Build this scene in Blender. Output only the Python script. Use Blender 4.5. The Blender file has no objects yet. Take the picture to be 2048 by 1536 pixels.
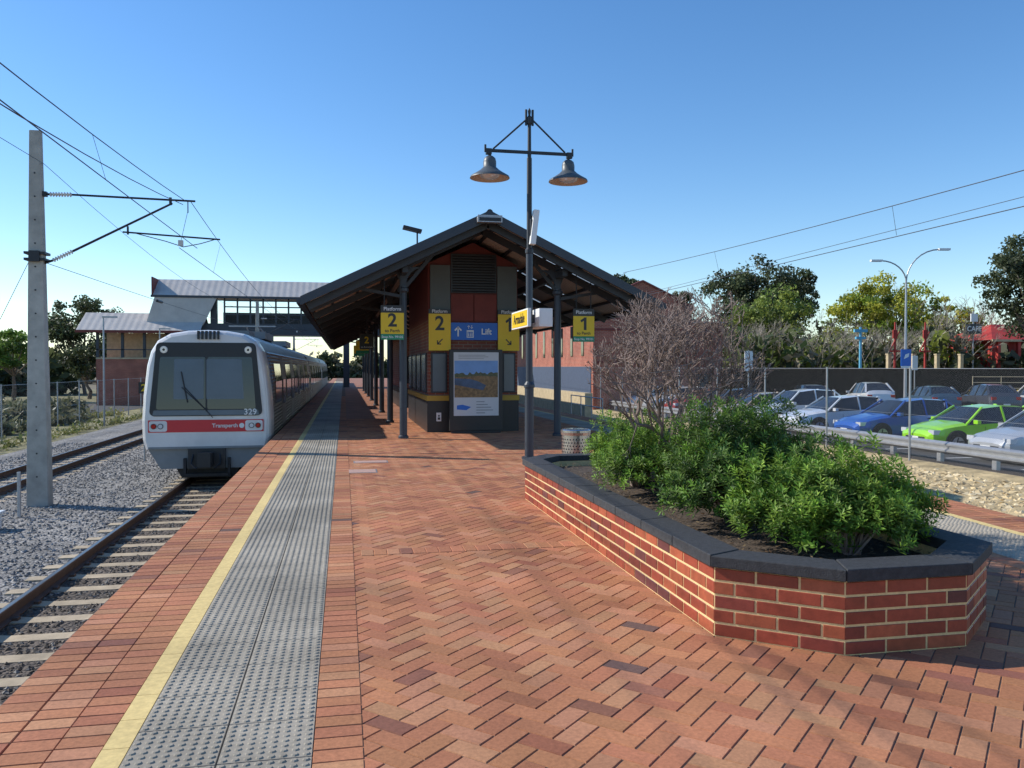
import bpy, math, random
import numpy as np
from mathutils import Vector, Matrix
R=random.Random(7); NR=np.random.RandomState(5)
rad=math.radians
sc=bpy.context.scene
# ------------------------------------------------------------------ materials
def _nt(name):
    m=bpy.data.materials.new(name); m.use_nodes=True
    nt=m.node_tree; b=nt.nodes['Principled BSDF']; return m,nt,b
def M(name,col,rough=.6,metal=0,var=.15,scale=6,bump=0,bscale=60,vc=False,spec=.5,transl=0,coat=0,stain=0):
    m,nt,b=_nt(name); N=nt.nodes; L=nt.links
    tc=N.new('ShaderNodeTexCoord')
    rgb=N.new('ShaderNodeRGB'); rgb.outputs[0].default_value=(*col,1)
    cur=rgb.outputs[0]
    if vc:
        a=N.new('ShaderNodeAttribute'); a.attribute_name='Col'
        mx=N.new('ShaderNodeVectorMath'); mx.operation='MULTIPLY'
        L.new(cur,mx.inputs[0]); L.new(a.outputs['Color'],mx.inputs[1]); cur=mx.outputs[0]
    if var>0:
        n=N.new('ShaderNodeTexNoise'); n.inputs['Scale'].default_value=scale; n.inputs['Detail'].default_value=5
        n.inputs['Roughness'].default_value=.65
        L.new(tc.outputs['Object'],n.inputs['Vector'])
        mr=N.new('ShaderNodeMapRange'); mr.inputs[1].default_value=.3; mr.inputs[2].default_value=.7
        mr.inputs[3].default_value=1-var; mr.inputs[4].default_value=1+var
        L.new(n.outputs[0],mr.inputs[0])
        s=N.new('ShaderNodeVectorMath'); s.operation='SCALE'
        L.new(cur,s.inputs[0]); L.new(mr.outputs[0],s.inputs[3]); cur=s.outputs[0]
    if stain>0:
        n=N.new('ShaderNodeTexNoise'); n.inputs['Scale'].default_value=.9; n.inputs['Detail'].default_value=6
        L.new(tc.outputs['Object'],n.inputs['Vector'])
        mr=N.new('ShaderNodeMapRange'); mr.inputs[1].default_value=.35; mr.inputs[2].default_value=.65
        mr.inputs[3].default_value=1-stain; mr.inputs[4].default_value=1+stain*.5
        L.new(n.outputs[0],mr.inputs[0])
        s=N.new('ShaderNodeVectorMath'); s.operation='SCALE'
        L.new(cur,s.inputs[0]); L.new(mr.outputs[0],s.inputs[3]); cur=s.outputs[0]
    L.new(cur,b.inputs['Base Color'])
    b.inputs['Roughness'].default_value=rough; b.inputs['Metallic'].default_value=metal
    b.inputs['Specular IOR Level'].default_value=spec
    if coat: b.inputs['Coat Weight'].default_value=coat; b.inputs['Coat Roughness'].default_value=.05
    if bump>0:
        n=N.new('ShaderNodeTexNoise'); n.inputs['Scale'].default_value=bscale; n.inputs['Detail'].default_value=4
        L.new(tc.outputs['Object'],n.inputs['Vector'])
        bp=N.new('ShaderNodeBump'); bp.inputs['Strength'].default_value=.8; bp.inputs['Distance'].default_value=bump
        L.new(n.outputs[0],bp.inputs['Height']); L.new(bp.outputs[0],b.inputs['Normal'])
    if transl>0:
        t=N.new('ShaderNodeBsdfTranslucent'); L.new(cur,t.inputs[0])
        mix=N.new('ShaderNodeMixShader'); mix.inputs[0].default_value=transl
        L.new(b.outputs[0],mix.inputs[1]); L.new(t.outputs[0],mix.inputs[2])
        L.new(mix.outputs[0],N['Material Output'].inputs[0])
    return m
def M_brick(name,c1,c2,mort,bw,bh,ms=.01,axes='XZ',rough=.8):
    m,nt,b=_nt(name); N=nt.nodes; L=nt.links
    tc=N.new('ShaderNodeTexCoord'); sp=N.new('ShaderNodeSeparateXYZ'); L.new(tc.outputs['Object'],sp.inputs[0])
    cb=N.new('ShaderNodeCombineXYZ')
    if axes=='XY':
        L.new(sp.outputs[0],cb.inputs[0]); L.new(sp.outputs[1],cb.inputs[1])
    else:
        ad=N.new('ShaderNodeMath'); ad.operation='ADD'; L.new(sp.outputs[0],ad.inputs[0]); L.new(sp.outputs[1],ad.inputs[1])
        L.new(ad.outputs[0],cb.inputs[0]); L.new(sp.outputs[2],cb.inputs[1])
    br=N.new('ShaderNodeTexBrick'); L.new(cb.outputs[0],br.inputs['Vector'])
    br.inputs['Color1'].default_value=(*c1,1); br.inputs['Color2'].default_value=(*c2,1); br.inputs['Mortar'].default_value=(*mort,1)
    br.inputs['Scale'].default_value=1; br.inputs['Brick Width'].default_value=bw; br.inputs['Row Height'].default_value=bh
    br.inputs['Mortar Size'].default_value=ms
    n=N.new('ShaderNodeTexNoise'); n.inputs['Scale'].default_value=1.3; n.inputs['Detail'].default_value=6; L.new(tc.outputs['Object'],n.inputs[0])
    mr=N.new('ShaderNodeMapRange'); mr.inputs[1].default_value=.3; mr.inputs[2].default_value=.7; mr.inputs[3].default_value=.75; mr.inputs[4].default_value=1.2
    L.new(n.outputs[0],mr.inputs[0]); s=N.new('ShaderNodeVectorMath'); s.operation='SCALE'; L.new(br.outputs[0],s.inputs[0]); L.new(mr.outputs[0],s.inputs[3])
    L.new(s.outputs[0],b.inputs['Base Color']); b.inputs['Roughness'].default_value=rough
    return m
def M_corr(name,col,rough=.45,metal=.3,axis=1,pitch=.19,depth=.02,vals=.1):
    m=M(name,col,rough,metal,vals,1.5); nt=m.node_tree; N=nt.nodes; L=nt.links; b=N['Principled BSDF']
    tc=N.new('ShaderNodeTexCoord'); sp=N.new('ShaderNodeSeparateXYZ'); L.new(tc.outputs['Object'],sp.inputs[0])
    mu=N.new('ShaderNodeMath'); mu.operation='MULTIPLY'; mu.inputs[1].default_value=2*math.pi/pitch; L.new(sp.outputs[axis],mu.inputs[0])
    sn=N.new('ShaderNodeMath'); sn.operation='SINE'; L.new(mu.outputs[0],sn.inputs[0])
    bp=N.new('ShaderNodeBump'); bp.inputs['Distance'].default_value=depth; bp.inputs['Strength'].default_value=1
    L.new(sn.outputs[0],bp.inputs['Height']); L.new(bp.outputs[0],b.inputs['Normal']); return m
def M_mesh(name,s=.055,w=.045,hx=1):
    m,nt,b=_nt(name); N=nt.nodes; L=nt.links
    b.inputs['Base Color'].default_value=(.22,.23,.24,1); b.inputs['Roughness'].default_value=.5; b.inputs['Metallic'].default_value=.3
    tc=N.new('ShaderNodeTexCoord'); sp=N.new('ShaderNodeSeparateXYZ'); L.new(tc.outputs['Object'],sp.inputs[0])
    outs=[]
    for op in('ADD','SUBTRACT'):
        a=N.new('ShaderNodeMath'); a.operation=op; L.new(sp.outputs[hx],a.inputs[0]); L.new(sp.outputs[2],a.inputs[1])
        d=N.new('ShaderNodeMath'); d.operation='DIVIDE'; d.inputs[1].default_value=s; L.new(a.outputs[0],d.inputs[0])
        f=N.new('ShaderNodeMath'); f.operation='FRACT'; L.new(d.outputs[0],f.inputs[0])
        l=N.new('ShaderNodeMath'); l.operation='LESS_THAN'; l.inputs[1].default_value=w; L.new(f.outputs[0],l.inputs[0]); outs.append(l)
    mx=N.new('ShaderNodeMath'); mx.operation='MAXIMUM'; L.new(outs[0].outputs[0],mx.inputs[0]); L.new(outs[1].outputs[0],mx.inputs[1])
    t=N.new('ShaderNodeBsdfTransparent'); mix=N.new('ShaderNodeMixShader')
    L.new(mx.outputs[0],mix.inputs[0]); L.new(t.outputs[0],mix.inputs[1]); L.new(b.outputs[0],mix.inputs[2])
    L.new(mix.outputs[0],N['Material Output'].inputs[0]); return m
def M_ballast(name,c0,c1,scale=22,bd=.03):
    m,nt,b=_nt(name); N=nt.nodes; L=nt.links
    tc=N.new('ShaderNodeTexCoord'); v=N.new('ShaderNodeTexVoronoi'); v.inputs['Scale'].default_value=scale; L.new(tc.outputs['Object'],v.inputs['Vector'])
    sp=N.new('ShaderNodeSeparateColor'); L.new(v.outputs['Color'],sp.inputs[0])
    mx=N.new('ShaderNodeMix'); mx.data_type='RGBA'; L.new(sp.outputs[0],mx.inputs[0])
    mx.inputs[6].default_value=(*c0,1); mx.inputs[7].default_value=(*c1,1)
    n=N.new('ShaderNodeTexNoise'); n.inputs['Scale'].default_value=.7; n.inputs['Detail'].default_value=5; L.new(tc.outputs['Object'],n.inputs[0])
    mr=N.new('ShaderNodeMapRange'); mr.inputs[1].default_value=.3; mr.inputs[2].default_value=.7; mr.inputs[3].default_value=.7; mr.inputs[4].default_value=1.2
    L.new(n.outputs[0],mr.inputs[0]); s=N.new('ShaderNodeVectorMath'); s.operation='SCALE'; L.new(mx.outputs[2],s.inputs[0]); L.new(mr.outputs[0],s.inputs[3])
    L.new(s.outputs[0],b.inputs['Base Color']); b.inputs['Roughness'].default_value=.9
    bp=N.new('ShaderNodeBump'); bp.invert=True; bp.inputs['Distance'].default_value=bd; L.new(v.outputs['Distance'],bp.inputs['Height']); L.new(bp.outputs[0],b.inputs['Normal']); return m

WH=(.78,.78,.76)
m_paver=M('paver_brick',(1,1,1),.85,0,.20,45,.0015,160,vc=True,stain=.22,spec=.3)
m_joint=M('paver_joint',(.17,.11,.075),.95,0,.3,30)
m_tact=M('tactile_concrete',(.38,.335,.265),.9,0,.18,25,.001,200,stain=.25,spec=.25)
m_yel=M('yellow_line',(.76,.56,.22),.85,0,.16,25,.001,120,stain=.15)
m_conc=M('concrete',(.34,.33,.31),.85,0,.15,4,.002,80)
m_wallb=M('planter_brick',(1,1,1),.38,0,.22,14,.001,90,vc=True)
m_mort=M('planter_mortar',(.74,.54,.26),.9,0,.15,40)
m_cap=M('planter_coping',(.038,.039,.042),.8,0,.35,30,.004,110)
m_soil=M('planter_soil',(.07,.05,.035),.95,0,.5,20,.03,30)
m_leaf=M('leaf',(1,1,1),.5,0,0,vc=True,transl=.3,spec=.3)
m_bark=M('bark',(.17,.13,.10),.9,0,.25,8)
m_twig=M('twig',(.25,.185,.155),.9,0,.25,8)
m_char=M('charcoal_steel',(.028,.032,.038),.5,0,.1,3)
m_slat=M('slat_black',(.009,.011,.012),.85,0,.15,3,spec=.2)
m_navy=M('navy_steel',(.035,.045,.06),.45,0,.1,3)
m_roofu=M_corr('roof_underside',(.60,.50,.40),.6,.05,axis=1)
m_rooft=M_corr('canopy_roof',(.05,.055,.065),.5,.2,axis=1)
m_skyl=M('skylight_sheet',(.8,.78,.7),.5,0,.08,3,transl=.75)
m_red=M('brick_red_panel',(.17,.033,.024),.7,0,.15,3)
m_kbrick=M_brick('kiosk_brick',(.20,.05,.03),(.27,.07,.042),(.25,.17,.12),.24,.086)
m_gbrick=M_brick('building_brick',(.33,.075,.045),(.42,.11,.065),(.38,.25,.18),.24,.086)
m_ggr=M('grey_green_panel',(.10,.12,.115),.6,0,.1,2)
m_ochre=M('ochre',(.5,.3,.03),.5,0,.05,3)
m_syel=M('sign_yellow',(.78,.52,.015),.45,0,.03,3)
m_sblk=M('sign_black',(.02,.02,.022),.4,0,.05,3)
m_sgrn=M('sign_green',(.015,.25,.12),.45,0,.03,3)
m_sblu=M('sign_blue',(.02,.14,.52),.45,0,.03,3)
m_white=M('white_paint',WH,.5,0,.05,3)
m_trw=M('train_white',(.72,.70,.68),.3,0,.08,2,coat=.3,stain=.05)
m_trred=M('train_red',(.62,.03,.04),.35,0,.03,3)
m_glass=M('dark_glass',(.015,.018,.022),.06,0,.05,2,spec=.8)
m_glassb=M('blue_grey_glass',(.085,.12,.16),.22,0,.12,1.2,spec=.6)
m_steel=M_corr('train_steel',(.20,.21,.22),.45,.5,axis=2,pitch=.09,depth=.012)
m_galv=M('galvanised',(.42,.43,.44),.45,.6,.12,5)
m_dark=M('underframe',(.025,.025,.026),.7,0,.3,5)
m_tgrey=M('train_grey',(.22,.24,.25),.5,0,.1,3)
m_tdark=M('train_side_grey',(.12,.13,.14),.4,.2,.1,3)
m_rail=M('rail_steel',(.13,.075,.05),.7,.2,.2,6)
m_railtop=M('rail_top',(.28,.24,.21),.35,.9,.1,6)
m_sleep=M('sleeper',(.46,.37,.25),.9,0,.2,6,.003,60,stain=.15)
m_ball=M_ballast('ballast',(.13,.12,.11),(.38,.36,.33))
m_ballt=M_ballast('ballast_in_track',(.06,.045,.035),(.17,.135,.105))
m_stone=M('stone',(1,1,1),.9,0,.15,30,vc=True)
m_grass=M('grass',(.26,.23,.11),.95,0,.5,1.2,.05,12,stain=.3)
m_ground=M('ground_soil',(.22,.18,.11),.95,0,.3,.4,.03,6,stain=.2)
m_asph=M('asphalt',(.075,.075,.078),.9,0,.15,3,.004,90,stain=.15)
m_bank=M('embankment',(.50,.38,.2),.95,0,.4,2.5,.06,9,stain=.2)
m_mast=M('mast_concrete',(.43,.40,.35),.85,0,.2,3,.002,60,stain=.12)
m_blk=M('black_iron',(.02,.022,.026),.45,0,.1,5)
m_ins=M('insulator',(.62,.6,.56),.35,0,.05,4)
m_shade=M('lamp_shade',(.09,.10,.105),.45,0,.1,4)
m_shin=M('lamp_shade_inside',(.55,.42,.32),.5,0,.1,4)
m_wire=M('wire',(.07,.07,.075),.5,.3,0)
m_zinc=M_corr('zinc_roof',(.52,.48,.44),.65,.0,axis=0,pitch=.5,depth=.006)
m_zinc2=M_corr('zinc_roof_b',(.60,.61,.62),.5,.15,axis=1,pitch=.5,depth=.008)
m_mesh=M_mesh('chain_link')
m_chrome=M('stainless',(.55,.55,.54),.25,.95,.06,10)
m_tyre=M('tyre',(.02,.02,.02),.8,0,.1,5)
m_hub=M('hub',(.45,.45,.46),.3,.7,.1,5)
m_rlight=M('red_lens',(.5,.01,.01),.2,0,0)
m_lens=M('clear_lens',(.7,.72,.75),.1,.2,0)
m_bred=M('red_building',(.42,.04,.03),.7,0,.12,1.5)
m_bluel=M('light_blue',(.12,.42,.6),.5,0,.05,2)
m_lime=M('limestone',(.5,.4,.25),.9,0,.2,4,.004,40)
# ------------------------------------------------------------------ mesh builder
class MB:
    def __init__(s): s.v=[];s.f=[];s.m=[];s.c=[];s.mats=[]
    def mi(s,mat):
        if mat not in s.mats: s.mats.append(mat)
        return s.mats.index(mat)
    def face(s,pts,mat,col=(1,1,1)):
        n=len(s.v); s.v+= [tuple(p) for p in pts]; s.f.append(tuple(range(n,n+len(pts)))); s.m.append(s.mi(mat)); s.c.append(col)
    def mesh(s,pts,faces,mat,col=(1,1,1)):
        n=len(s.v); s.v+=[tuple(p) for p in pts]; k=s.mi(mat)
        for f in faces: s.f.append(tuple(i+n for i in f)); s.m.append(k); s.c.append(col)
    def box(s,x0,x1,y0,y1,z0,z1,mat,col=(1,1,1)):
        p=[(x0,y0,z0),(x1,y0,z0),(x1,y1,z0),(x0,y1,z0),(x0,y0,z1),(x1,y0,z1),(x1,y1,z1),(x0,y1,z1)]
        s.mesh(p,[(3,2,1,0),(4,5,6,7),(0,1,5,4),(1,2,6,5),(2,3,7,6),(3,0,4,7)],mat,col)
    def obox(s,c,sz,mat,rot=None,col=(1,1,1)):
        hx,hy,hz=[a/2 for a in sz]; rot=rot or Matrix.Identity(3); c=Vector(c)
        p=[c+rot@Vector((a*hx,b*hy,d*hz)) for d in(-1,1) for a,b in((-1,-1),(1,-1),(1,1),(-1,1))]
        s.mesh(p,[(3,2,1,0),(4,5,6,7),(0,1,5,4),(1,2,6,5),(2,3,7,6),(3,0,4,7)],mat,col)
    def beam(s,a,b,w,h,mat):
        a=Vector(a);b=Vector(b);d=(b-a); L=d.length; x=d/L
        up=Vector((0,0,1)) if abs(x.z)<.95 else Vector((0,1,0))
        y=up.cross(x).normalized(); z=x.cross(y)
        s.obox((a+b)/2,(L,w,h),mat,Matrix((x,y,z)).transposed())
    def cyl(s,p0,p1,r0,r1=None,n=10,mat=None,caps=True,col=(1,1,1)):
        r1=r0 if r1 is None else r1
        p0=Vector(p0);p1=Vector(p1);d=(p1-p0)
        if d.length<1e-6:return
        d.normalize(); a=d.orthogonal().normalized(); b=d.cross(a)
        pts=[];
        for p,r in((p0,r0),(p1,r1)):
            for i in range(n):
                t=2*math.pi*i/n; pts.append(p+a*(math.cos(t)*r)+b*(math.sin(t)*r))
        f=[(i,(i+1)%n,n+(i+1)%n,n+i) for i in range(n)]
        if caps: f+= [tuple(range(n-1,-1,-1)),tuple(range(n,2*n))]
        s.mesh(pts,f,mat,col)
    def tube(s,pts,r,n=5,mat=None):
        for a,b in zip(pts[:-1],pts[1:]): s.cyl(a,b,r,r,n,mat,False)
    def lathe(s,prof,c,n,mat):
        pts=[];
        for r,z in prof:
            for i in range(n):
                t=2*math.pi*i/n; pts.append((c[0]+r*math.cos(t),c[1]+r*math.sin(t),c[2]+z))
        f=[]
        for k in range(len(prof)-1):
            for i in range(n):
                j=(i+1)%n; f.append((k*n+i,k*n+j,(k+1)*n+j,(k+1)*n+i))
        s.mesh(pts,f,mat)
    def prism(s,poly,z0,z1,mat):
        n=len(poly); pts=[(x,y,z0) for x,y in poly]+[(x,y,z1) for x,y in poly]
        s.mesh(pts,[tuple(range(n-1,-1,-1)),tuple(range(n,2*n))]+[(i,(i+1)%n,n+(i+1)%n,n+i) for i in range(n)],mat)
    def prismy(s,poly,y0,y1,mat):  # poly in XZ
        n=len(poly); pts=[(x,y0,z) for x,z in poly]+[(x,y1,z) for x,z in poly]
        s.mesh(pts,[tuple(range(n)),tuple(range(2*n-1,n-1,-1))]+[((i+1)%n,i,n+i,n+(i+1)%n) for i in range(n)],mat)
    def build(s,name,parent=None,smooth=False,bevel=0,fix=False):
        me=bpy.data.meshes.new(name); me.from_pydata(s.v,[],s.f)
        for m in s.mats: me.materials.append(m)
        me.polygons.foreach_set('material_index',s.m)
        at=me.color_attributes.new('Col','FLOAT_COLOR','CORNER')
        cols=np.ones((len(me.loops),4),np.float32)
        cnt=[len(f) for f in s.f]; rep=np.repeat(np.array(s.c,np.float32).reshape(-1,3),cnt,axis=0); cols[:,:3]=rep
        at.data.foreach_set('color',cols.ravel())
        if smooth: me.polygons.foreach_set('use_smooth',[True]*len(me.polygons))
        if fix or bevel:
            import bmesh
            bm=bmesh.new(); bm.from_mesh(me)
            if fix: bmesh.ops.remove_doubles(bm,verts=bm.verts,dist=1e-4)
            bmesh.ops.recalc_face_normals(bm,faces=bm.faces); bm.to_mesh(me); bm.free()
        o=bpy.data.objects.new(name,me); sc.collection.objects.link(o)
        if parent: o.parent=parent
        if bevel:
            b=o.modifiers.new('bevel','BEVEL'); b.width=bevel; b.segments=2; b.limit_method='ANGLE'
        return o
def E(name):
    o=bpy.data.objects.new(name,None); o.empty_display_size=.3; sc.collection.objects.link(o); return o
def txt(s,size,loc,mat,parent,name,rot=(90,0,0),off=0.0,ax='CENTER',sx=1):
    c=bpy.data.curves.new(name,'FONT'); c.body=s; c.size=size; c.align_x=ax; c.align_y='CENTER'; c.extrude=.001; c.offset=off
    o=bpy.data.objects.new(name,c); o.location=loc; o.rotation_euler=[rad(a) for a in rot]; o.scale=(sx,1,1)
    c.materials.append(mat); sc.collection.objects.link(o)
    if parent:o.parent=parent
    return o
# ------------------------------------------------------------------ ground
b=MB(); S=1500
b.face([(-S,-S,-1.32),(S,-S,-1.32),(S,S,-1.32),(-S,S,-1.32)],m_ground); b.build('ground')
b=MB(); b.face([(-10.6,-5,-1.22),(-1.66,-5,-1.22),(-1.66,260,-1.22),(-10.6,260,-1.22)],m_ball); b.face([(-10.6,-5,-1.22),(-10.6,260,-1.22),(-11.4,260,-1.318),(-11.4,-5,-1.318)],m_ball)
b.face([(-3.95,-5,-1.214),(-1.67,-5,-1.214),(-1.67,260,-1.214),(-3.95,260,-1.214)],m_ballt)
b.face([(7.2,-5,-1.22),(11.3,-5,-1.22),(11.3,260,-1.22),(7.2,260,-1.22)],m_ball); b.build('ballast_bed')
b=MB(); b.face([(-60,0,-1.312),(-11.2,0,-1.312),(-11.2,120,-1.312),(-60,120,-1.312)],m_grass); b.build('grass')
b=MB(); b.face([(-80,58,-1.3),(-14.5,58,-1.3),(-14.5,72,-1.3),(-80,72,-1.3)],m_asph); b.build('road')
# tracks
def track(cx,name,y0=-5,y1=240):
    t=MB()
    for sx in(-.533,.533):
        x=cx+sx
        prof=[(-.07,-1.2),(.07,-1.2),(.07,-1.188),(.012,-1.17),(.012,-1.095),(.034,-1.08),(.034,-1.05),(-.034,-1.05),(-.034,-1.08),(-.012,-1.095),(-.012,-1.17),(-.07,-1.188)]
        t.prismy([(x+a,z) for a,z in prof],y0,y1,m_rail)
        t.box(x-.026,x+.026,y0,y1,-1.0495,-1.047,m_railtop)
    y=y0
    while y<110:
        ww=.11
        t.prismy([(cx-1.0,-1.26),(cx+1.0,-1.26),(cx+1.0,-1.215),(cx+.42,-1.196),(cx+.3,-1.208),(cx-.3,-1.208),(cx-.42,-1.196),(cx-1.0,-1.2)],y-ww,y+ww,m_sleep)
        for sx in(-.533,.533):
            for q in(-1,1): t.box(cx+sx+q*.10-.03,cx+sx+q*.10+.03,y-.045,y+.045,-1.21,-1.165,m_rail)
        y+=.66
    t.build(name)
track(-3.2,'railway_track'); track(-8.13,'railway_track'); track(9.45,'railway_track')
def stones(name,n,x0,x1,y0,y1,zf,s0,s1,cols,avoid=None,flat=.7,pw=1):
    mb=MB(); k=mb.mi(m_stone); base=np.array([(1,0,0),(0,1,0),(-1,0,0),(0,-1,0),(0,0,1),(0,0,-1)],float)
    fs=[(0,1,4),(1,2,4),(2,3,4),(3,0,4),(1,0,5),(2,1,5),(3,2,5),(0,3,5)]
    for i in range(n):
        x=NR.uniform(x0,x1); y=y0+(y1-y0)*NR.uniform()**pw
        if avoid and avoid(x,y): continue
        s=NR.uniform(s0,s1)*.5; a=NR.uniform(0,6.28); q=base*(1+NR.uniform(-.35,.35,(6,1)))*s; q[:,2]*=flat
        tilt=NR.uniform(-.5,.5); c,sn=math.cos(a),math.sin(a); ct,st=math.cos(tilt),math.sin(tilt)
        Y=q[:,1]*ct-q[:,2]*st; Z=q[:,1]*st+q[:,2]*ct; X=q[:,0]
        P=np.stack([X*c-Y*sn+x,X*sn+Y*c+y,Z+zf(x)],1)
        cc=cols[NR.randint(len(cols))]; g=NR.uniform(.75,1.2); n0=len(mb.v); mb.v+=P.tolist()
        for f in fs: mb.f.append((f[0]+n0,f[1]+n0,f[2]+n0)); mb.m.append(k); mb.c.append((cc[0]*g,cc[1]*g,cc[2]*g))
    mb.build(name)
def slp(x,y,c): return abs(x-c)<1.02 and abs(((y+5+.33)%.66)-.33)<.125
def av(x,y):
    for c in(-2.667,-3.733,-7.6,-8.66):
        if abs(x-c)<.06: return True
    return slp(x,y,-3.2) or slp(x,y,-8.13)
def av2(x,y): return av(x,y) or -3.98<x
stones('ballast_stones',17000,-10.4,-3.9,5.5,34,lambda x:-1.212,.035,.075,[(.30,.285,.27),(.22,.21,.20),(.38,.36,.33),(.28,.25,.21),(.16,.155,.15)],av2,pw=1.35)
stones('ballast_stones',5200,-4.0,-1.70,5.5,21,lambda x:-1.21,.03,.07,[(.14,.11,.08),(.19,.15,.11),(.10,.08,.06),(.24,.22,.19)],av)
# ------------------------------------------------------------------ platform
PX0=-1.65
def pxr(y): return 7.3+ (min(y,15)-7.8)*.083
b=MB()
poly=[(PX0+.06,-6),(pxr(-6)-.06,-6),(pxr(15)-.06,15),(pxr(15)-.06,130),(PX0+.06,130)]
b.prism(poly,-1.3,-.09,m_conc)
poly=[(PX0,-6),(pxr(-6),-6),(pxr(15),15),(pxr(15),130),(PX0,130)]
b.prism(poly,-.09,-.005,m_joint)
b.build('station_platform')
def pc(kind=0):
    r=R.random()
    if r<.62: c=(.47,.19,.092)
    elif r<.84: c=(.50,.23,.12)
    elif r<.965: c=(.39,.145,.075)
    elif r<.992: c=(.29,.115,.072)
    else: c=(.17,.095,.075)
    g=R.uniform(.88,1.11); return (c[0]*g,c[1]*g*R.uniform(.94,1.07),c[2]*g)
def paver(mb,cx,cy,ux,uy,hl,hw,zt=0,col=None,bev=.004,mat=None,dz=.007):
    vx,vy=-uy,ux; P=[]
    for e,z in((0,zt-dz),(bev,zt)):
        for a,c in((-1,-1),(1,-1),(1,1),(-1,1)):
            l=a*(hl-e); w=c*(hw-e); P.append((cx+ux*l+vx*w,cy+uy*l+vy*w,z+ (R.uniform(-.0008,.0008))))
    mb.mesh(P,[(4,5,6,7),(0,1,5,4),(1,2,6,5),(2,3,7,6),(3,0,4,7)],mat or m_paver,col or pc())
hb=MB(); W=.116; q=math.sqrt(.5)
BX0=.08
def inpl(x,y): return 2.4<x<4.0 and 4.9<y<10.3
Y1=27
for i in range(-60,int(30/W)+60):
    for j in range(-int(8/W)-200,int(30/W)+10):
        k=(i-j)%4
        if k==0: cx,cy,ux,uy=i+1,j+.5,1,0
        elif k==2: cx,cy,ux,uy=i+.5,j,0,1
        else: continue
        cx*=W; cy*=W
        X=(cx-cy)*q; Yc=(cx+cy)*q
        if not(2.2<Yc<Y1 and BX0-.06<X<pxr(Yc)-1.62 and not inpl(X,Yc)): continue
        UX=(ux-uy)*q; UY=(ux+uy)*q
        an=R.gauss(0,.006); UX,UY=UX-UY*an,UY+UX*an
        paver(hb,X,Yc,UX,UY,W-.0022,W/2-.0022,bev=.004,dz=.007)
hb.build('herringbone_paving')
# strips
st=MB()
y=2.0
while y<48:
    for cx in(PX0+.105,PX0+.315,PX0+.52):
        paver(st,cx,y+.0575,1,0,.1025,.0555,.004)
    paver(st,-.03,y+.0575,1,0,.107,.0555,.004)
    e=pxr(y)
    if e>0 and y>4:
        for k in(.105,.315,.52): paver(st,e-k,y+.0575,1,0,.1025,.0555,.004)
        paver(st,e-1.62,y+.0575,1,0,.107,.0555,.004)
    y+=.115
x=BX0+.06
while x<2.15:
    paver(st,x+.0575,7.42,0,1,.113,.0555,.004); x+=.115
st.build('paving_border_strip')
b=MB(); b.face([(PX0,48,.001),(-1.03,48,.001),(-1.03,128,.001),(PX0,128,.001)],M('far_paving',(.38,.16,.09),.85,0,.2,6))
far=M_brick('far_paving_pattern',(.38,.155,.085),(.32,.13,.075),(.22,.14,.09),.23,.115,.004,'XY')
b.face([(.08,Y1-.05,-.001),(6.3,Y1-.05,-.001),(6.3,128,-.001),(.08,128,-.001)],far); b.build('platform_far_paving')
ye=MB(); y=2.0
while y<100:
    ye.box(-1.028,-.918,y+.002,y+.298,-.004,.004,m_yel)
    if y>4:
        a,c=pxr(y),pxr(y+.3); z0,z1=-.004,.004
        ye.mesh([(a-.735,y,z1),(a-.625,y,z1),(c-.625,y+.298,z1),(c-.735,y+.298,z1)],[(0,1,2,3)],m_yel)
    y+=.3
ye.build('yellow_safety_line')
ta=MB(); y=2.0
while y<100:
    for cx in(-.7225,-.3315):
        paver(ta,cx,y+.195,1,0,.194,.1935,.005,mat=m_tact,bev=.003,dz=.011)
    y+=.39
y=4.0
while y<60:
    e=pxr(y+.2)
    for k in(.93,1.32): paver(ta,e-k,y+.195,1,0,.194,.1935,.005,mat=m_tact,bev=.003,dz=.011)
    y+=.39
ta.build('tactile_paving')
dm=MB(); k=dm.mi(m_tact); n=8
def dome(x,y):
    n0=len(dm.v)
    for r,z in((.0175,.005),(.0115,.0105)):
        for i in range(n):
            t=6.2832*i/n; dm.v.append((x+r*math.cos(t),y+r*math.sin(t),z))
    for i in range(n):
        j=(i+1)%n; dm.f.append((n0+i,n0+j,n0+n+j,n0+n+i)); dm.m.append(k); dm.c.append((1,1,1))
    dm.f.append(tuple(n0+n+i for i in range(n))); dm.m.append(k); dm.c.append((1,1,1))
y=2.0
while y<24:
    for c in(-.7225,-.3315):
        for i in range(8):
            for j in range(8): dome(c-.169+i*.0483,y+.0265+j*.0483)
    y+=.39
y=4.0
while y<15:
    e=pxr(y+.2)
    for kk in(.93,1.32):
        for i in range(8):
            for j in range(8): dome(e-kk-.169+i*.0483,y+.0265+j*.0483)
    y+=.39
dm.build('tactile_domes')
b=MB()
m_pit=M('pit_lid_pink',(.48,.30,.24),.8,0,.1,10)
for (x,y,w,h) in((.28,13.3,.42,.42),(.45,14.6,.55,.3)):
    b.box(x-w/2,x+w/2,y-h/2,y+h/2,-.004,.006,m_pit)
    b.box(x-w/2-.02,x+w/2+.02,y-h/2-.02,y+h/2+.02,-.004,.003,m_galv)
b.build('pit_cover')
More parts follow.
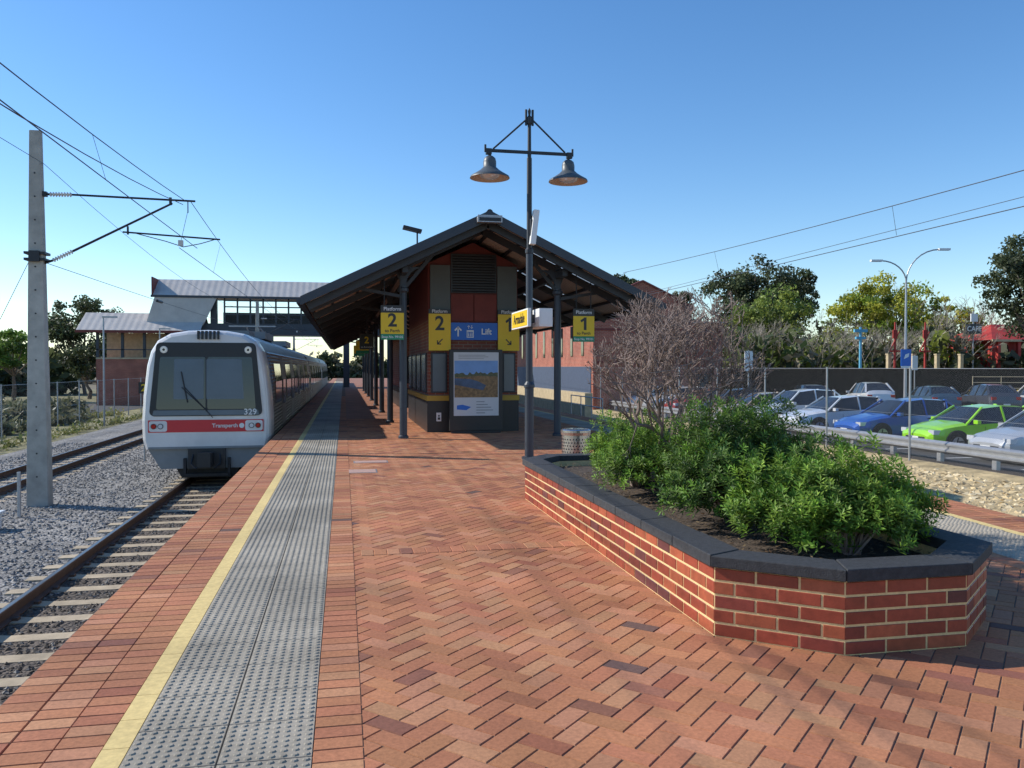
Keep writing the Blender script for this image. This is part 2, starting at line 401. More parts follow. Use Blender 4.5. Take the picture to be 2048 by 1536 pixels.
# ------------------------------------------------------------------ planter
P0=[(2.22,10.1),(2.22,4.69),(2.80,4.21),(3.60,4.21),(4.13,4.66),(4.13,10.1),(3.7,10.6),(2.65,10.6)]
def offset(poly,d):
    n=len(poly); out=[]
    for i in range(n):
        a,b_,c=Vector(poly[i-1]),Vector(poly[i]),Vector(poly[(i+1)%n])
        e1=(b_-a).normalized(); e2=(c-b_).normalized(); n1=Vector((-e1.y,e1.x)); n2=Vector((-e2.y,e2.x))
        m=(n1+n2); m/= (1+n1.dot(n2)); out.append(tuple(b_+m*d))
    return out
pl=E('garden_planter')
b=MB(); inn=offset(P0,.005); inn2=offset(P0,.22); n=len(P0)
for i in range(n):
    j=(i+1)%n
    b.mesh([(*inn[i],-.01),(*inn[j],-.01),(*inn[j],.43),(*inn[i],.43),(*inn2[j],.2),(*inn2[i],.2),(*inn2[j],.43),(*inn2[i],.43)],[(0,1,2,3),(4,5,7,6)],m_mort)
b.build('mortar_core',pl)
b=MB()
for i in range(n):
    a=Vector(P0[i]); c=Vector(P0[(i+1)%n]); d=c-a; L=d.length; d/=L; nn=Vector((d.y,-d.x)); nb=max(1,round(L/.24)); bl=L/nb
    for k in range(5):
        z0=.006+k*.086; off=0 if k%2==0 else bl/2; xs=[-off+bl*t for t in range(nb+2)]
        for s0 in xs:
            e0=max(s0+.007,0.0); e1=min(s0+bl-.007,L)
            if e1-e0<.03: continue
            r=R.random(); base=(.30,.058,.032) if r<.5 else((.38,.095,.045) if r<.75 else((.22,.045,.032) if r<.92 else(.13,.04,.04)))
            g=R.uniform(.8,1.15); col=tuple(v*g for v in base)
            dp=.02; bb=.003
            q0=a+d*e0; q1=a+d*e1; i0=q0-nn*dp; i1=q1-nn*dp; f0=q0+d*bb; f1=q1-d*bb; zt=z0+.071
            pts=[(*(q0-nn*bb),z0),(*(q1-nn*bb),z0),(*(q1-nn*bb),zt),(*(q0-nn*bb),zt),(*f0,z0+bb),(*f1,z0+bb),(*f1,zt-bb),(*f0,zt-bb),(*i0,z0),(*i1,z0),(*i1,zt),(*i0,zt)]
            b.mesh(pts,[(4,5,6,7),(0,1,5,4),(1,2,6,5),(2,3,7,6),(3,0,4,7),(8,9,1,0),(9,10,2,1),(10,11,3,2),(11,8,0,3)],m_wallb,col)
b.build('brick_courses',pl)
b=MB(); co=offset(P0,-.03); ci=offset(P0,.22)
for i in range(n):
    j=(i+1)%n; ao,bo,ai,bi=[Vector(v) for v in(co[i],co[j],ci[i],ci[j])]
    L=(bo-ao).length; k=max(1,round(L/.6))
    for t in range(k):
        g=.003/L; t0=t/k+(g if t>0 else g*.6); t1=(t+1)/k-(g if t<k-1 else g*.6)
        q_=[ao.lerp(bo,t0),ao.lerp(bo,t1),ai.lerp(bi,t1),ai.lerp(bi,t0)]
        dz=R.uniform(-.003,.003)
        b.prism([tuple(v) for v in q_],.43,.503+dz,m_cap)
b.build('coping',pl,bevel=.006)
b=MB(); so=offset(P0,.2)
b.mesh([(*v,.36) for v in so]+[(3.2,8,.46),(3.2,5.6,.44)],[(0,1,9,8),(1,2,9),(2,3,9),(3,4,9),(4,5,8,9),(5,6,8),(6,7,8),(7,0,8)],m_soil)
b.build('soil',pl)
ll=MB(); g=np.random.RandomState(77)
for i in range(1400):
    x=g.uniform(2.5,3.9); y=g.uniform(4.6,10.2); z=.385+.05*max(0,1-abs(x-3.2)/.8)
    a=g.uniform(0,6.28); s_=g.uniform(.012,.03); u=Vector((math.cos(a),math.sin(a),g.uniform(-.4,.4)))*s_; v=Vector((-math.sin(a),math.cos(a),g.uniform(-.3,.3)))*s_*.35
    p=Vector((x,y,z+.01)); cc=[(.25,.17,.09),(.16,.10,.06),(.32,.24,.14)][g.randint(3)]
    ll.face([p-u,p+v,p+u,p-v],m_leaf,cc)
ll.build('leaf_litter')
# foliage helpers
def rosettes(mb,cent,rx,ry,rz,n,leafL,leafW,cols,seed,perr=11,inner=.35):
    g=np.random.RandomState(seed); k=mb.mi(m_leaf)
    for i in range(n):
        d=g.normal(size=3); d/=np.linalg.norm(d)
        if d[2]<-.35: d[2]=-d[2]*.5
        lump=1+.16*math.sin(d[0]*7+seed)+.14*math.cos(d[1]*8+seed*2)+.1*math.sin(d[2]*9)
        rr=(inner+(1-inner)*g.uniform()**.4)*lump*(1+abs(g.normal())*.07)
        c=np.array(cent)+d*np.array([rx,ry,rz])*rr
        if c[2]<.38: continue
        ax=d*.7+np.array([0,0,.75])+g.normal(size=3)*.3; ax/=np.linalg.norm(ax)
        t=np.cross(ax,[.3,.9,.1]); t/=np.linalg.norm(t); u=np.cross(ax,t)
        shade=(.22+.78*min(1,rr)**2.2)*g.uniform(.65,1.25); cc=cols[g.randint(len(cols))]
        for l in range(perr):
            a=l*2.4+g.uniform(-.3,.3); up=.15+.75*l/perr+g.uniform(-.1,.1)
            dr=(t*math.cos(a)+u*math.sin(a))*(1-.45*up)+ax*up; dr/=np.linalg.norm(dr)
            LL=leafL*g.uniform(.7,1.15)*(1-.25*l/perr); sd=np.cross(dr,ax); nn=np.linalg.norm(sd)
            if nn<1e-3: continue
            sd=sd/nn*leafW*.5; b0=c+ax*(l*.005); mid=b0+dr*LL*.55; tip=b0+dr*LL-ax*LL*.12
            n0=len(mb.v); mb.v+=[tuple(b0),tuple(mid+sd),tuple(tip),tuple(mid-sd)]
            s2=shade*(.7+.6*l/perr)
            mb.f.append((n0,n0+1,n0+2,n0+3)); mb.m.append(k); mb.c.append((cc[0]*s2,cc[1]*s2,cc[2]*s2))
def bush(name,lobes,n,seed,cols,leafL=.066,leafW=.015,base=None):
    mb=MB(); g=random.Random(seed)
    bx,by=base or lobes[0][:2]
    for (x,y,z,rx,ry,rz,w) in lobes:
        rosettes(mb,(x,y,z),rx,ry,rz,int(n*w),leafL,leafW,cols,seed+int(x*100+y*7)%97)
        for i in range(10):
            a=g.uniform(0,6.28); e=Vector((x+math.cos(a)*rx*.7,y+math.sin(a)*ry*.7,z+g.uniform(-.1,.8)*rz)); s=Vector((bx+g.uniform(-.06,.06),by+g.uniform(-.06,.06),.38)); m=s.lerp(e,.5)+Vector((0,0,.05))
            mb.cyl(s,m,.012,.008,5,m_twig,False); mb.cyl(m,e,.008,.004,5,m_twig,False)
    mb.build(name)
gc=[(.15,.28,.033),(.20,.33,.04),(.11,.22,.03),(.25,.38,.055)]
gc2=[(.065,.125,.025),(.09,.16,.03),(.13,.22,.038)]
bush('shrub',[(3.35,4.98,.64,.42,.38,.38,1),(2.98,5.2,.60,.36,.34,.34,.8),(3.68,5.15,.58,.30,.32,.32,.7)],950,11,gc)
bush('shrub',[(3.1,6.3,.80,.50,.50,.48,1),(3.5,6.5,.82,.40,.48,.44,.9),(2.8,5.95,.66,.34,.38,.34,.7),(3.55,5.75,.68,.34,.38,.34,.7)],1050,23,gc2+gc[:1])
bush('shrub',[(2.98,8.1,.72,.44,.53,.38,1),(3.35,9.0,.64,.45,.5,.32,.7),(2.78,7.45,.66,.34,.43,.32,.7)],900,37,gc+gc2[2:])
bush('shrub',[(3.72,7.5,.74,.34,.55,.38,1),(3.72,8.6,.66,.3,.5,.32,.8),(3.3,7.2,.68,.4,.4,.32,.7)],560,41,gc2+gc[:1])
# bare shrub
def bare(name,base,H,spread,seed,levels=6,r0=.02,mat=m_twig,stems=5,lf=.24,up=.05,lim=None,rmin=0):
    mb=MB(); g=random.Random(seed); B0=Vector(base)
    def br(p,d,L,r,lev):
        r=max(r,rmin)
        q=p+d*L
        if lim and lev>1:
            v=q-B0; e=(v.x/lim[0])**2+(v.y/lim[0])**2+((v.z-lim[1]*.5)/(lim[1]*.52))**2
            if e>1.0*g.uniform(.85,1.2): 
                L*=.45; q=p+d*L
                if lev<levels-1: lev=levels-1
        m=p.lerp(q,.5)+Vector((g.uniform(-1,1),g.uniform(-1,1),g.uniform(-1,1)))*L*.1
        n=5 if lev<2 else 3
        mb.cyl(p,m,r,r*.85,n,mat,False); mb.cyl(m,q,r*.85,r*.7,n,mat,False)
        if lev>=levels: return
        k=2 if g.random()<.4 else 3
        for i in range(k):
            a=Vector((g.gauss(0,1),g.gauss(0,1),g.gauss(0,.7))); nd=(d+a*.42*spread+Vector((0,0,up))).normalized()
            br(q,nd,L*g.uniform(.66,.92),r*.68,lev+1)
    for i in range(stems):
        a=6.28*i/stems+g.uniform(-.4,.4); d=Vector((math.cos(a)*.55*spread,math.sin(a)*.55*spread,1.0)).normalized()
        br(Vector(base)+Vector((math.cos(a)*.03,math.sin(a)*.03,0)),d,H*lf,r0,0)
    return mb.build(name)
bare('bare_shrub',(3.2,7.6,.4),2.1,1.05,4,7,.026,stems=7,lf=.235,up=.13,lim=(.86,2.0),rmin=.0034)
# ------------------------------------------------------------------ lamp post
lp=E('street_lamp'); LX,LY=3.27,14.5
b=MB(); b.cyl((LX,LY,0),(LX,LY,.04),.14,.14,16,m_navy); b.cyl((LX,LY,0),(LX,LY,1.28),.082,.082,16,m_navy); b.lathe([(.082,1.28),(.1,1.29),(.1,1.34),(.06,1.4)],(LX,LY,0),16,m_navy)
b.cyl((LX,LY,1.38),(LX,LY,3.75),.062,.06,14,m_navy); b.cyl((LX,LY,3.7),(LX,LY,5.4),.048,.045,12,m_blk); b.cyl((LX,LY,5.35),(LX,LY,6.15),.035,.03,12,m_blk)
b.lathe([(.045,3.68),(.075,3.7),(.075,3.76),(.045,3.8)],(LX,LY,0),14,m_blk); b.lathe([(.0,6.3),(.03,6.24),(.02,6.16),(.045,6.12),(.045,6.02),(.03,5.98)],(LX,LY,0),12,m_blk)
for s in(-1,1):
    b.cyl((LX+s*.06,LY,5.98),(LX+s*.06,LY,6.26),.022,.022,8,m_blk)
b.build('post',lp,smooth=False)
b=MB(); b.obox((LX,LY,5.5),(1.62,.045,.05),m_blk)
for s in(-1,1):
    b.cyl((LX+s*.06,LY,6.08),(LX+s*.66,LY,5.53),.016,.016,8,m_blk); b.cyl((LX+s*.8,LY,5.47),(LX+s*.8,LY,5.6),.02,.02,8,m_blk)
    b.obox((LX+s*.74,LY,5.48),(.1,.08,.1),m_blk); b.cyl((LX+s*.72,LY,5.3),(LX+s*.72,LY,5.5),.03,.03,8,m_blk)
b.build('cross_arm',lp)
b=MB()
for s in(-1,1):
    c=(LX+s*.72,LY,0)
    b.lathe([(0,5.40),(.06,5.395),(.1,5.36),(.115,5.3),(.115,5.2),(.13,5.19),(.17,5.15),(.26,5.09),(.345,5.04),(.355,5.01)],c,28,m_shade)
    b.lathe([(.352,5.008),(.34,5.035),(.25,5.082),(.165,5.13),(.1,5.14),(0,5.145)],c,28,m_shin)
    b.lathe([(0,4.985),(.08,4.995),(.15,5.02),(.18,5.06)],c,20,m_lens)
b.build('lamp_heads',lp,smooth=True)
sg=E('station_name_sign')
b=MB(); b.box(3.12,3.18,13.95,15.35,2.36,2.68,m_white); b.box(3.114,3.12,14.0,15.3,2.385,2.655,m_syel)
b.box(3.36,3.6,14.1,15.2,2.37,2.69,m_white); b.box(3.385,3.575,14.094,14.1,2.4,2.66,m_white); b.box(3.17,3.37,14.45,14.55,2.45,2.6,m_blk)
b.build('board',sg,bevel=.005)
txt('Armadale',.24,(3.111,14.65,2.52),m_sblk,sg,'lettering',rot=(90,0,-90),off=.004)
b=MB(); b.obox((3.34,14.42,4.15),(.1,.16,.62),m_white,Matrix.Rotation(rad(7),3,'Y')); b.obox((3.285,14.44,4.15),(.04,.1,.3),m_blk); b.build('loudspeaker',None,bevel=.01)
# bin
bn=E('litter_bin'); b=MB(); c=(3.34,11.7,0)
b.lathe([(.19,.02),(.21,.04),(.21,.1),(.205,.1),(.205,.66),(.215,.66),(.22,.70),(.22,.73),(.2,.745),(.15,.75),(.15,.70),(.0,.70)],c,28,m_chrome); b.build('body',bn,smooth=False)
b=MB()
for i in range(28):
    for k in range(11):
        t=6.2832*(i+.5*(k%2))/28; x=c[0]+.2065*math.cos(t); y=c[1]+.2065*math.sin(t); z=.14+k*.046
        tx,ty=-math.sin(t)*.013,math.cos(t)*.013
        b.face([(x-tx,y-ty,z),(x,y,z-.014),(x+tx,y+ty,z),(x,y,z+.014)],m_blk)
b.build('perforations',bn)
# ------------------------------------------------------------------ canopy
CX=3.2; RH=5.05; HWd=4.05; EZ=3.1; sl=(RH-EZ)/HWd; CY0=18.2; CY1=64
ca=E('platform_canopy')
def pt(s,t,y,dz=0): return (CX+s*HWd*t,y,RH-(RH-EZ)*t+dz)
bt=MB(); bu=MB(); bs=MB()
bt.face([pt(-1,0,CY0,.05),pt(-1,1,CY0,.05),pt(-1,1,CY1,.05),pt(-1,0,CY1,.05)],m_rooft); bu.face([pt(-1,0,CY0),pt(-1,1,CY0),pt(-1,1,CY1),pt(-1,0,CY1)],m_roofu)
skl=[(19.5,20.3),(22.3,23.1),(25.1,25.9),(30.7,31.5),(36.3,37.1)]
for (t0,t1,has) in((0,.3,0),(.3,.72,1),(.72,1,0)):
    segs=[(CY0,CY1,0)] if not has else []
    if has:
        y=CY0
        for a,c in skl: segs+=[(y,a,0),(a,c,1)]; y=c
        segs.append((y,CY1,0))
    for a,c,k in segs:
        if k: bs.face([pt(1,t0,a,.03),pt(1,t1,a,.03),pt(1,t1,c,.03),pt(1,t0,c,.03)],m_skyl)
        else:
            bt.face([pt(1,t0,a,.05),pt(1,t1,a,.05),pt(1,t1,c,.05),pt(1,t0,c,.05)],m_rooft); bu.face([pt(1,t0,a),pt(1,t1,a),pt(1,t1,c),pt(1,t0,c)],m_roofu)
bt.cyl((CX,CY0-.02,RH+.06),(CX,CY1,RH+.06),.07,.07,10,m_char)
bt.build('roof_sheets',ca); bu.build('ceiling_sheets',ca); bs.build('skylights',ca)
b=MB()
for s in(-1,1):
    for yy in(CY0-.03,CY1):
        b.mesh([(CX,yy,RH+.10),(CX+s*(HWd+.06),yy,EZ+.07),(CX+s*(HWd+.06),yy,EZ-.12),(CX,yy,RH-.12),(CX,yy+.05,RH+.10),(CX+s*(HWd+.06),yy+.05,EZ+.07),(CX+s*(HWd+.06),yy+.05,EZ-.12),(CX,yy+.05,RH-.12)],
          [(0,1,2,3),(7,6,5,4),(0,4,5,1),(3,2,6,7),(1,5,6,2)],m_navy)
    b.box(min(CX+s*HWd,CX+s*(HWd+.14)),max(CX+s*HWd,CX+s*(HWd+.14)),CY0,CY1,EZ-.08,EZ+.05,m_navy)
    for t in(.06,.22,.38,.54,.70,.86,.98):
        x=CX+s*HWd*t; z=RH-(RH-EZ)*t; b.box(x-.03,x+.03,CY0+.03,CY1-.03,z-.08,z-.01,m_char)
fr=[19.3+5.6*i for i in range(8)]
ex=[18.45]+sorted(fr+[f+2.8 for f in fr])
for y in ex:
    for s in(-1,1):
        b.beam((CX,y,RH-.17),(CX+s*HWd*.98,y,RH-.17-(RH-EZ)*.98),.08,.16,m_char)
for y in fr:
    for s in(-1,1):
        b.beam((CX+s*1.9,y,3.3),(CX+s*2.95,y,3.48),.07,.07,m_char)
        b.beam((CX+s*1.85,y,3.45),(CX+s*1.1,y,4.35),.07,.08,m_char)
for s in(-1,1):
    x=CX+s*1.85; b.box(x-.06,x+.06,CY0+.4,CY1-.4,3.78,3.95,m_char)
b.build('frame',ca)
b=MB()
for y in fr:
    for s in(-1,1):
        x=CX+s*1.85
        b.cyl((x,y,0),(x,y,3.45),.088,.085,14,m_navy); b.lathe([(.088,0),(.12,0),(.12,.05),(.088,.08)],(x,y,0),14,m_navy)
        b.lathe([(.09,3.38),(.13,3.42),(.13,3.48),(.1,3.5),(.1,3.54)],(x,y,0),14,m_navy)
        b.box(x-.07,x+.07,y-.05,y+.05,3.5,4.12,m_navy)
        for q_ in(-1,1):
            arc=[(x+q_*(.07+.42*(1-math.cos(t))),3.56+.42*math.sin(t)) for t in [i*math.pi/2/6 for i in range(7)]]
            poly=[(x+q_*.06,3.56)]+arc[1:]+[(x+q_*.06,3.99)]
            if q_<0: poly=poly[::-1]
            b.prismy(poly,y-.025,y+.025,m_navy)
b.build('columns',ca)
b=MB(); b.box(CX-.3,CX+.25,18.0,18.16,4.86,4.98,m_galv); b.box(CX-.27,CX+.22,17.995,18.0,4.88,4.96,m_blk); b.beam((CX-.3,18.02,5.0),(CX+.25,18.02,5.0),.03,.03,m_galv); b.build('ridge_light_fitting',ca)
fl=MB(); fl.cyl((1.62,18.6,4.3),(1.62,18.6,4.68),.02,.02,8,m_blk); fl.obox((1.5,18.5,4.72),(.42,.25,.07),m_blk,Matrix.Rotation(rad(12),3,'Y')); fl.build('floodlight',None,bevel=.01)
b=MB()
b.box(2.3,4.1,34,40,0,2.9,m_kbrick); b.box(2.26,4.14,33.96,40.04,0,.8,m_sblk); b.box(2.2,4.2,33.9,40.1,2.9,3.1,m_char); b.box(2.5,3.0,33.95,33.99,1,2.1,m_glass); b.build('station_kiosk')
for yy in(29.0,44.0):
    s_=MB()
    for k in range(3): s_.box(2.9,3.4,yy+k*.8,yy+k*.8+.6,.42,.46,m_navy)
    s_.box(2.85,2.9,yy,yy+2.3,.0,.9,m_navy); s_.box(3.1,3.16,yy+.1,yy+.16,0,.42,m_navy); s_.box(3.1,3.16,yy+2.1,yy+2.16,0,.42,m_navy); s_.build('platform_bench')
# ------------------------------------------------------------------ kiosk
K=E('station_kiosk'); kx0,kx1,ky0,ky1=2.1,4.42,21.0,27.2
b=MB(); b.box(kx0,kx1,ky0,ky1,.93,2.85,m_kbrick); b.prismy([(kx0,2.85),(kx1,2.85),(kx1,4.3),(3.26,4.85),(kx0,4.3)],ky0+.02,ky1,m_red); b.build('walls',K)
b=MB(); b.box(kx0-.03,kx1+.03,ky0-.03,ky1+.03,0,.8,m_sblk); b.box(kx0-.045,kx1+.045,ky0-.045,ky1+.045,.8,.93,m_ochre); b.build('plinth',K)
b=MB()
for x0,x1 in((2.17,2.58),(4.02,4.36)):
    b.box(x0,x1,ky0-.035,ky0-.002,1.0,2.03,m_char); b.box(x0+.04,x1-.04,ky0-.045,ky0-.036,1.04,1.99,m_glassb)
for k in range(4):
    y=ky0+.35+k*1.5; b.box(kx0-.03,kx0-.002,y,y+1.1,1.0,2.03,m_char); b.box(kx0-.04,kx0-.031,y+.05,y+1.05,1.05,1.98,m_glassb)
    b.box(kx1+.002,kx1+.03,y,y+1.1,1.0,2.03,m_char)
b.build('windows',K)
b=MB(); b.box(2.68,3.86,ky0-.04,ky0+.01,3.56,4.55,m_blk)
for k in range(14): b.obox((3.27,ky0-.05,3.6+k*.068),(1.1,.05,.012),m_char,Matrix.Rotation(rad(35),3,'X'))
b.box(2.15,2.66,ky0-.06,ky0+.01,2.95,4.25,m_ggr); b.box(3.88,4.39,ky0-.06,ky0+.01,2.95,4.25,m_ggr)
b.box(2.68,3.26,ky0-.05,ky0+.01,2.82,3.52,m_red); b.box(3.28,3.86,ky0-.05,ky0+.01,2.82,3.52,m_red)
b.build('gable_panels',K)
b=MB(); b.box(2.3,2.42,ky0-.09,ky0-.035,.28,.5,m_white); b.box(2.33,2.39,ky0-.1,ky0-.09,.32,.38,m_blk); b.box(2.34,2.38,ky0-.1,ky0-.09,.4,.44,m_blk); b.build('power_outlet',K)
# poster case
pcs=E('poster_case'); b=MB(); fy=20.45
b.box(2.58,3.92,fy,fy+.16,.06,2.1,m_sblk); b.box(2.62,3.88,fy+.02,fy+.14,0,.06,m_blk)
b.build('case',pcs,bevel=.01)
m_psky=M('poster_sky',(.16,.32,.62),.3,0,.12,4); m_pwat=M('poster_water',(.04,.08,.16),.3,0,.4,8); m_pland=M('poster_land',(.22,.13,.055),.4,0,.6,14); m_ppap=M('poster_paper',(.55,.56,.58),.3,0,.04,3); m_ptree=M('poster_trees',(.08,.09,.04),.4,0,.5,20)
b=MB(); y=fy-.003
b.box(2.68,3.82,y,fy,.44,2.03,m_ppap); 
g=random.Random(3)
b.box(2.7,3.8,y-.002,y,1.3,1.82,m_psky); 
pts=[(2.7,1.36)]+[(2.7+i*.055,1.46+g.uniform(0,.09)) for i in range(21)]+[(3.8,1.36)]
b.prismy([(x,z) for x,z in pts[::-1]],y-.004,y-.002,m_ptree)
b.prismy([(2.7,.9),(3.8,.9),(3.8,1.42),(3.3,1.44),(2.7,1.40)],y-.0055,y-.004,m_pland)
b.prismy([(2.7,1.22),(3.1,1.14),(3.42,1.08),(3.5,1.2),(3.3,1.3),(3.1,1.36),(2.7,1.38)],y-.007,y-.0055,m_pwat)
b.prismy([(2.76,.6),(3.0,.58),(3.12,.66),(2.9,.72),(2.76,.7)],y-.002,y,m_sblu)
for k in range(5): b.box(3.25,3.25+g.uniform(.2,.5),y-.002,y,.5+k*.07,.52+k*.07,m_tgrey)
for k in range(3): b.box(2.8,3.7-g.uniform(0,.3),y-.002,y,1.87+k*.04,1.882+k*.04,m_tgrey)
b.build('poster',pcs)
# ---- signs
def arrow(mb,cx,y,cz,s,ang,mat):
    ca_,sa=math.cos(ang),math.sin(ang)
    def T(pl): return [(cx+(u*ca_-v*sa)*s,y,cz+(u*sa+v*ca_)*s) for u,v in pl]
    mb.face(T([(-.5,-.07),(.38,-.07),(.38,.07),(-.5,.07)]),mat)
    mb.face(T([(.5,0),(.13,.37),(.02,.27),(.3,0)]),mat); mb.face(T([(.5,0),(.3,0),(.02,-.27),(.13,-.37)]),mat)
def platsign(name,x,y,z0,w,h,num,sub,stop=None,arr=None):
    g=E(name); b=MB(); zt=z0+h
    b.box(x,x+w,y,y+.05,z0,zt,m_sblk); hz=.17 if stop else .12
    b.box(x+.0,x+w,y-.004,y,z0+(.13 if stop else 0),zt-hz,m_syel)
    if stop: b.box(x,x+w,y-.004,y,z0,z0+.125,m_sgrn)
    if arr is not None: arrow(b,x+w/2,y-.007,z0+.22,.2,arr,m_sblk)
    cx=x+w/2; zz=z0+h*(.55 if stop else .64); Hn=.36 if not stop else .30
    if num=='1':
        yy=y-.008
        b.face([(cx+.0,yy,zz-Hn/2),(cx+.065,yy,zz-Hn/2),(cx+.065,yy,zz+Hn/2),(cx+.0,yy,zz+Hn/2)],m_sblk)
        b.face([(cx-.085,yy-.0005,zz+Hn*.26),(cx-.06,yy-.0005,zz+Hn*.10),(cx+.03,yy-.0005,zz+Hn*.30),(cx+.03,yy-.0005,zz+Hn/2)],m_sblk)
    b.build('panel',g)
    txt('Platform',.115,(cx,y-.006,zt-hz/2),m_white,g,'heading',off=.001)
    if num!='1': txt(num,Hn*1.38,(cx,y-.008,zz),m_sblk,g,'number',off=.01)
    if sub: txt(sub,.1,(cx,y-.008,z0+.2),m_sblk,g,'destination',off=.001)
    if stop: txt(stop,.075,(cx,y-.008,z0+.062),m_white,g,'stop_number',off=.001)
    return g
g1=platsign('platform_sign',.82,18.9,2.28,.52,.78,'2','to Perth','Stop No. 99102')
g2=platsign('platform_sign',5.33,18.9,2.26,.52,.78,'1','to Perth','Stop No. 99101')
for g_,x in((g1,1.08),(g2,5.59)):
    b=MB()
    for dx in(-.18,.18): b.cyl((x+dx,18.925,3.04),(x+dx,18.925,RH-abs(x+dx-CX)*sl-.08),.012,.012,6,m_blk)
    b.build('hangers',g_)
platsign('platform_sign',2.1,20.86,2.08,.56,1.05,'2',None,None,math.radians(225))
platsign('platform_sign',3.88,20.86,2.08,.56,1.05,'1',None,None,math.radians(-45))
lf=E('lift_sign'); b=MB(); b.box(2.67,3.87,20.87,20.92,2.35,2.79,m_sblu); arrow(b,2.85,20.866,2.57,.26,math.pi/2,m_white)
b.box(3.07,3.25,20.864,20.868,2.41,2.6,m_white); b.box(3.09,3.23,20.861,20.864,2.43,2.56,m_sblu)
for k in range(3): 
    b.box(3.105+k*.045,3.125+k*.045,20.858,20.861,2.44,2.52,m_white); b.box(3.108+k*.045,3.122+k*.045,20.858,20.861,2.53,2.548,m_white)
arrow(b,3.12,20.866,2.68,.09,math.pi/2,m_white); arrow(b,3.2,20.866,2.68,.09,-math.pi/2,m_white); b.build('panel',lf)
txt('Lift',.21,(3.58,20.864,2.56),m_white,lf,'lettering',off=.004)
b=MB(); hs=E('hanging_platform_sign'); b.box(.55,1.05,30,30.06,2.3,2.85,m_sblk); b.cyl((.8,30.03,2.85),(.8,30.03,3.6),.015,.015,6,m_blk); b.build('panel',hs); txt('2',.32,(.8,29.99,2.62),m_syel,hs,'number',off=.008)
txt('to Armadale',.08,(.8,29.99,2.38),m_white,hs,'destination')
for yy in(36,44): 
    hs=E('hanging_platform_sign'); b=MB(); b.box(.5,1.05,yy,yy+.06,2.25,2.8,m_syel); b.box(.5,1.05,yy-.005,yy,2.25,2.38,m_sgrn); b.cyl((.8,yy+.03,2.8),(.8,yy+.03,3.6),.015,.015,6,m_blk); b.build('panel',hs); txt('2',.32,(.78,yy-.01,2.6),m_sblk,hs,'number',off=.008)
# ------------------------------------------------------------------ train
T=E('passenger_train'); tc_=-3.2; FY=20.6
sec=[(1.40,-.27),(1.46,-.05),(1.475,.4),(1.44,1.0),(1.36,1.7),(1.27,2.05),(1.12,2.3),(.85,2.46),(.45,2.53),(0,2.55)]
sec=[(-x,z) for x,z in sec[:-1]]+[sec[-1]]+[(x,z) for x,z in sec[:-1][::-1]]
def loft(mb,rings,mat,capf=True,capb=True):
    n=len(rings[0]); pts=[p for r in rings for p in r]; f=[]
    for k in range(len(rings)-1):
        for i in range(n-1): f.append((k*n+i,(k+1)*n+i,(k+1)*n+i+1,k*n+i+1))
        f.append((k*n+n-1,(k+1)*n+n-1,(k+1)*n,k*n))
    if capf:f.append(tuple(range(n)))
    if capb:f.append(tuple(range(len(rings)*n-1,(len(rings)-1)*n-1,-1)))
    mb.mesh(pts,f,mat)
def ring(y,s,rake=0,zc=1.1):
    out=[]
    for x,z in sec:
        zz=zc+(z-zc)*s if z>zc else z*1.0
        out.append((tc_+x*s,y+rake*max(0,zz-.4)/2,zz))
    return out
b=MB(); loft(b,[ring(FY,.93,.10),ring(FY+.05,.968,.10),ring(FY+.14,.99,.08),ring(FY+.3,1,.04),ring(FY+.9,1)],m_trw)
b.build('cab',T,smooth=False,fix=True)
cars=((FY+.9,FY+24),(FY+24.5,FY+48),(FY+48.5,FY+70))
b=MB()
for y0,y1 in cars:
    s2=[(-1.36,2.0)]+[(x,z) for x,z in sec if z>2.01]+[(1.36,2.0)]
    lo=[(tc_-1.45,-.27),(tc_-1.45,1.3),(tc_-1.36,2.0),(tc_+1.36,2.0),(tc_+1.45,1.3),(tc_+1.45,-.27)][::-1]
    b.prismy(lo,y0,y1,m_steel)
    rr=[(tc_+x,z) for x,z in s2][::-1]; b.prismy(rr,y0,y1,m_tdark)
b.build('car_bodies',T)
b=MB()
for y0,y1 in cars:
    for s in(-1,1):
        yy=y0+.8
        while yy<y1-2:
            b.mesh([(tc_+s*1.462,yy,.72),(tc_+s*1.462,yy+2.1,.72),(tc_+s*1.462,yy+2.1,1.28),(tc_+s*1.462,yy,1.28),(tc_+s*1.405,yy+2.1,1.75),(tc_+s*1.405,yy,1.75)],[(0,1,2,3),(3,2,4,5)],m_glass)
            if yy+3.8<y1: 
                b.mesh([(tc_+s*1.46,yy+2.4,-.2),(tc_+s*1.46,yy+3.7,-.2),(tc_+s*1.46,yy+3.7,1.3),(tc_+s*1.46,yy+2.4,1.3),(tc_+s*1.375,yy+3.7,1.95),(tc_+s*1.375,yy+2.4,1.95)],[(0,1,2,3),(3,2,4,5)],m_tgrey)
                b.mesh([(tc_+s*1.468,yy+2.6,.6),(tc_+s*1.468,yy+3.5,.6),(tc_+s*1.468,yy+3.5,1.3),(tc_+s*1.468,yy+2.6,1.3)],[(0,1,2,3)],m_glass)
            yy+=4.2
b.box(tc_-1.25,tc_+1.25,FY+23.9,FY+24.6,-.2,2.2,m_dark); b.box(tc_-1.25,tc_+1.25,FY+47.9,FY+48.6,-.2,2.2,m_dark)
b.build('windows_and_doors',T)
b=MB(); b.box(tc_-1.3,tc_+1.3,FY+1.2,FY+70,-.8,-.27,m_dark)
for y in(FY+3,FY+5.2,FY+18,FY+20.2,FY+28,FY+30,FY+42,FY+44):
    for s in(-1,1): b.cyl((tc_+s*.53-.06,y,-.63),(tc_+s*.53+.06,y,-.63),.42,.42,20,m_dark)
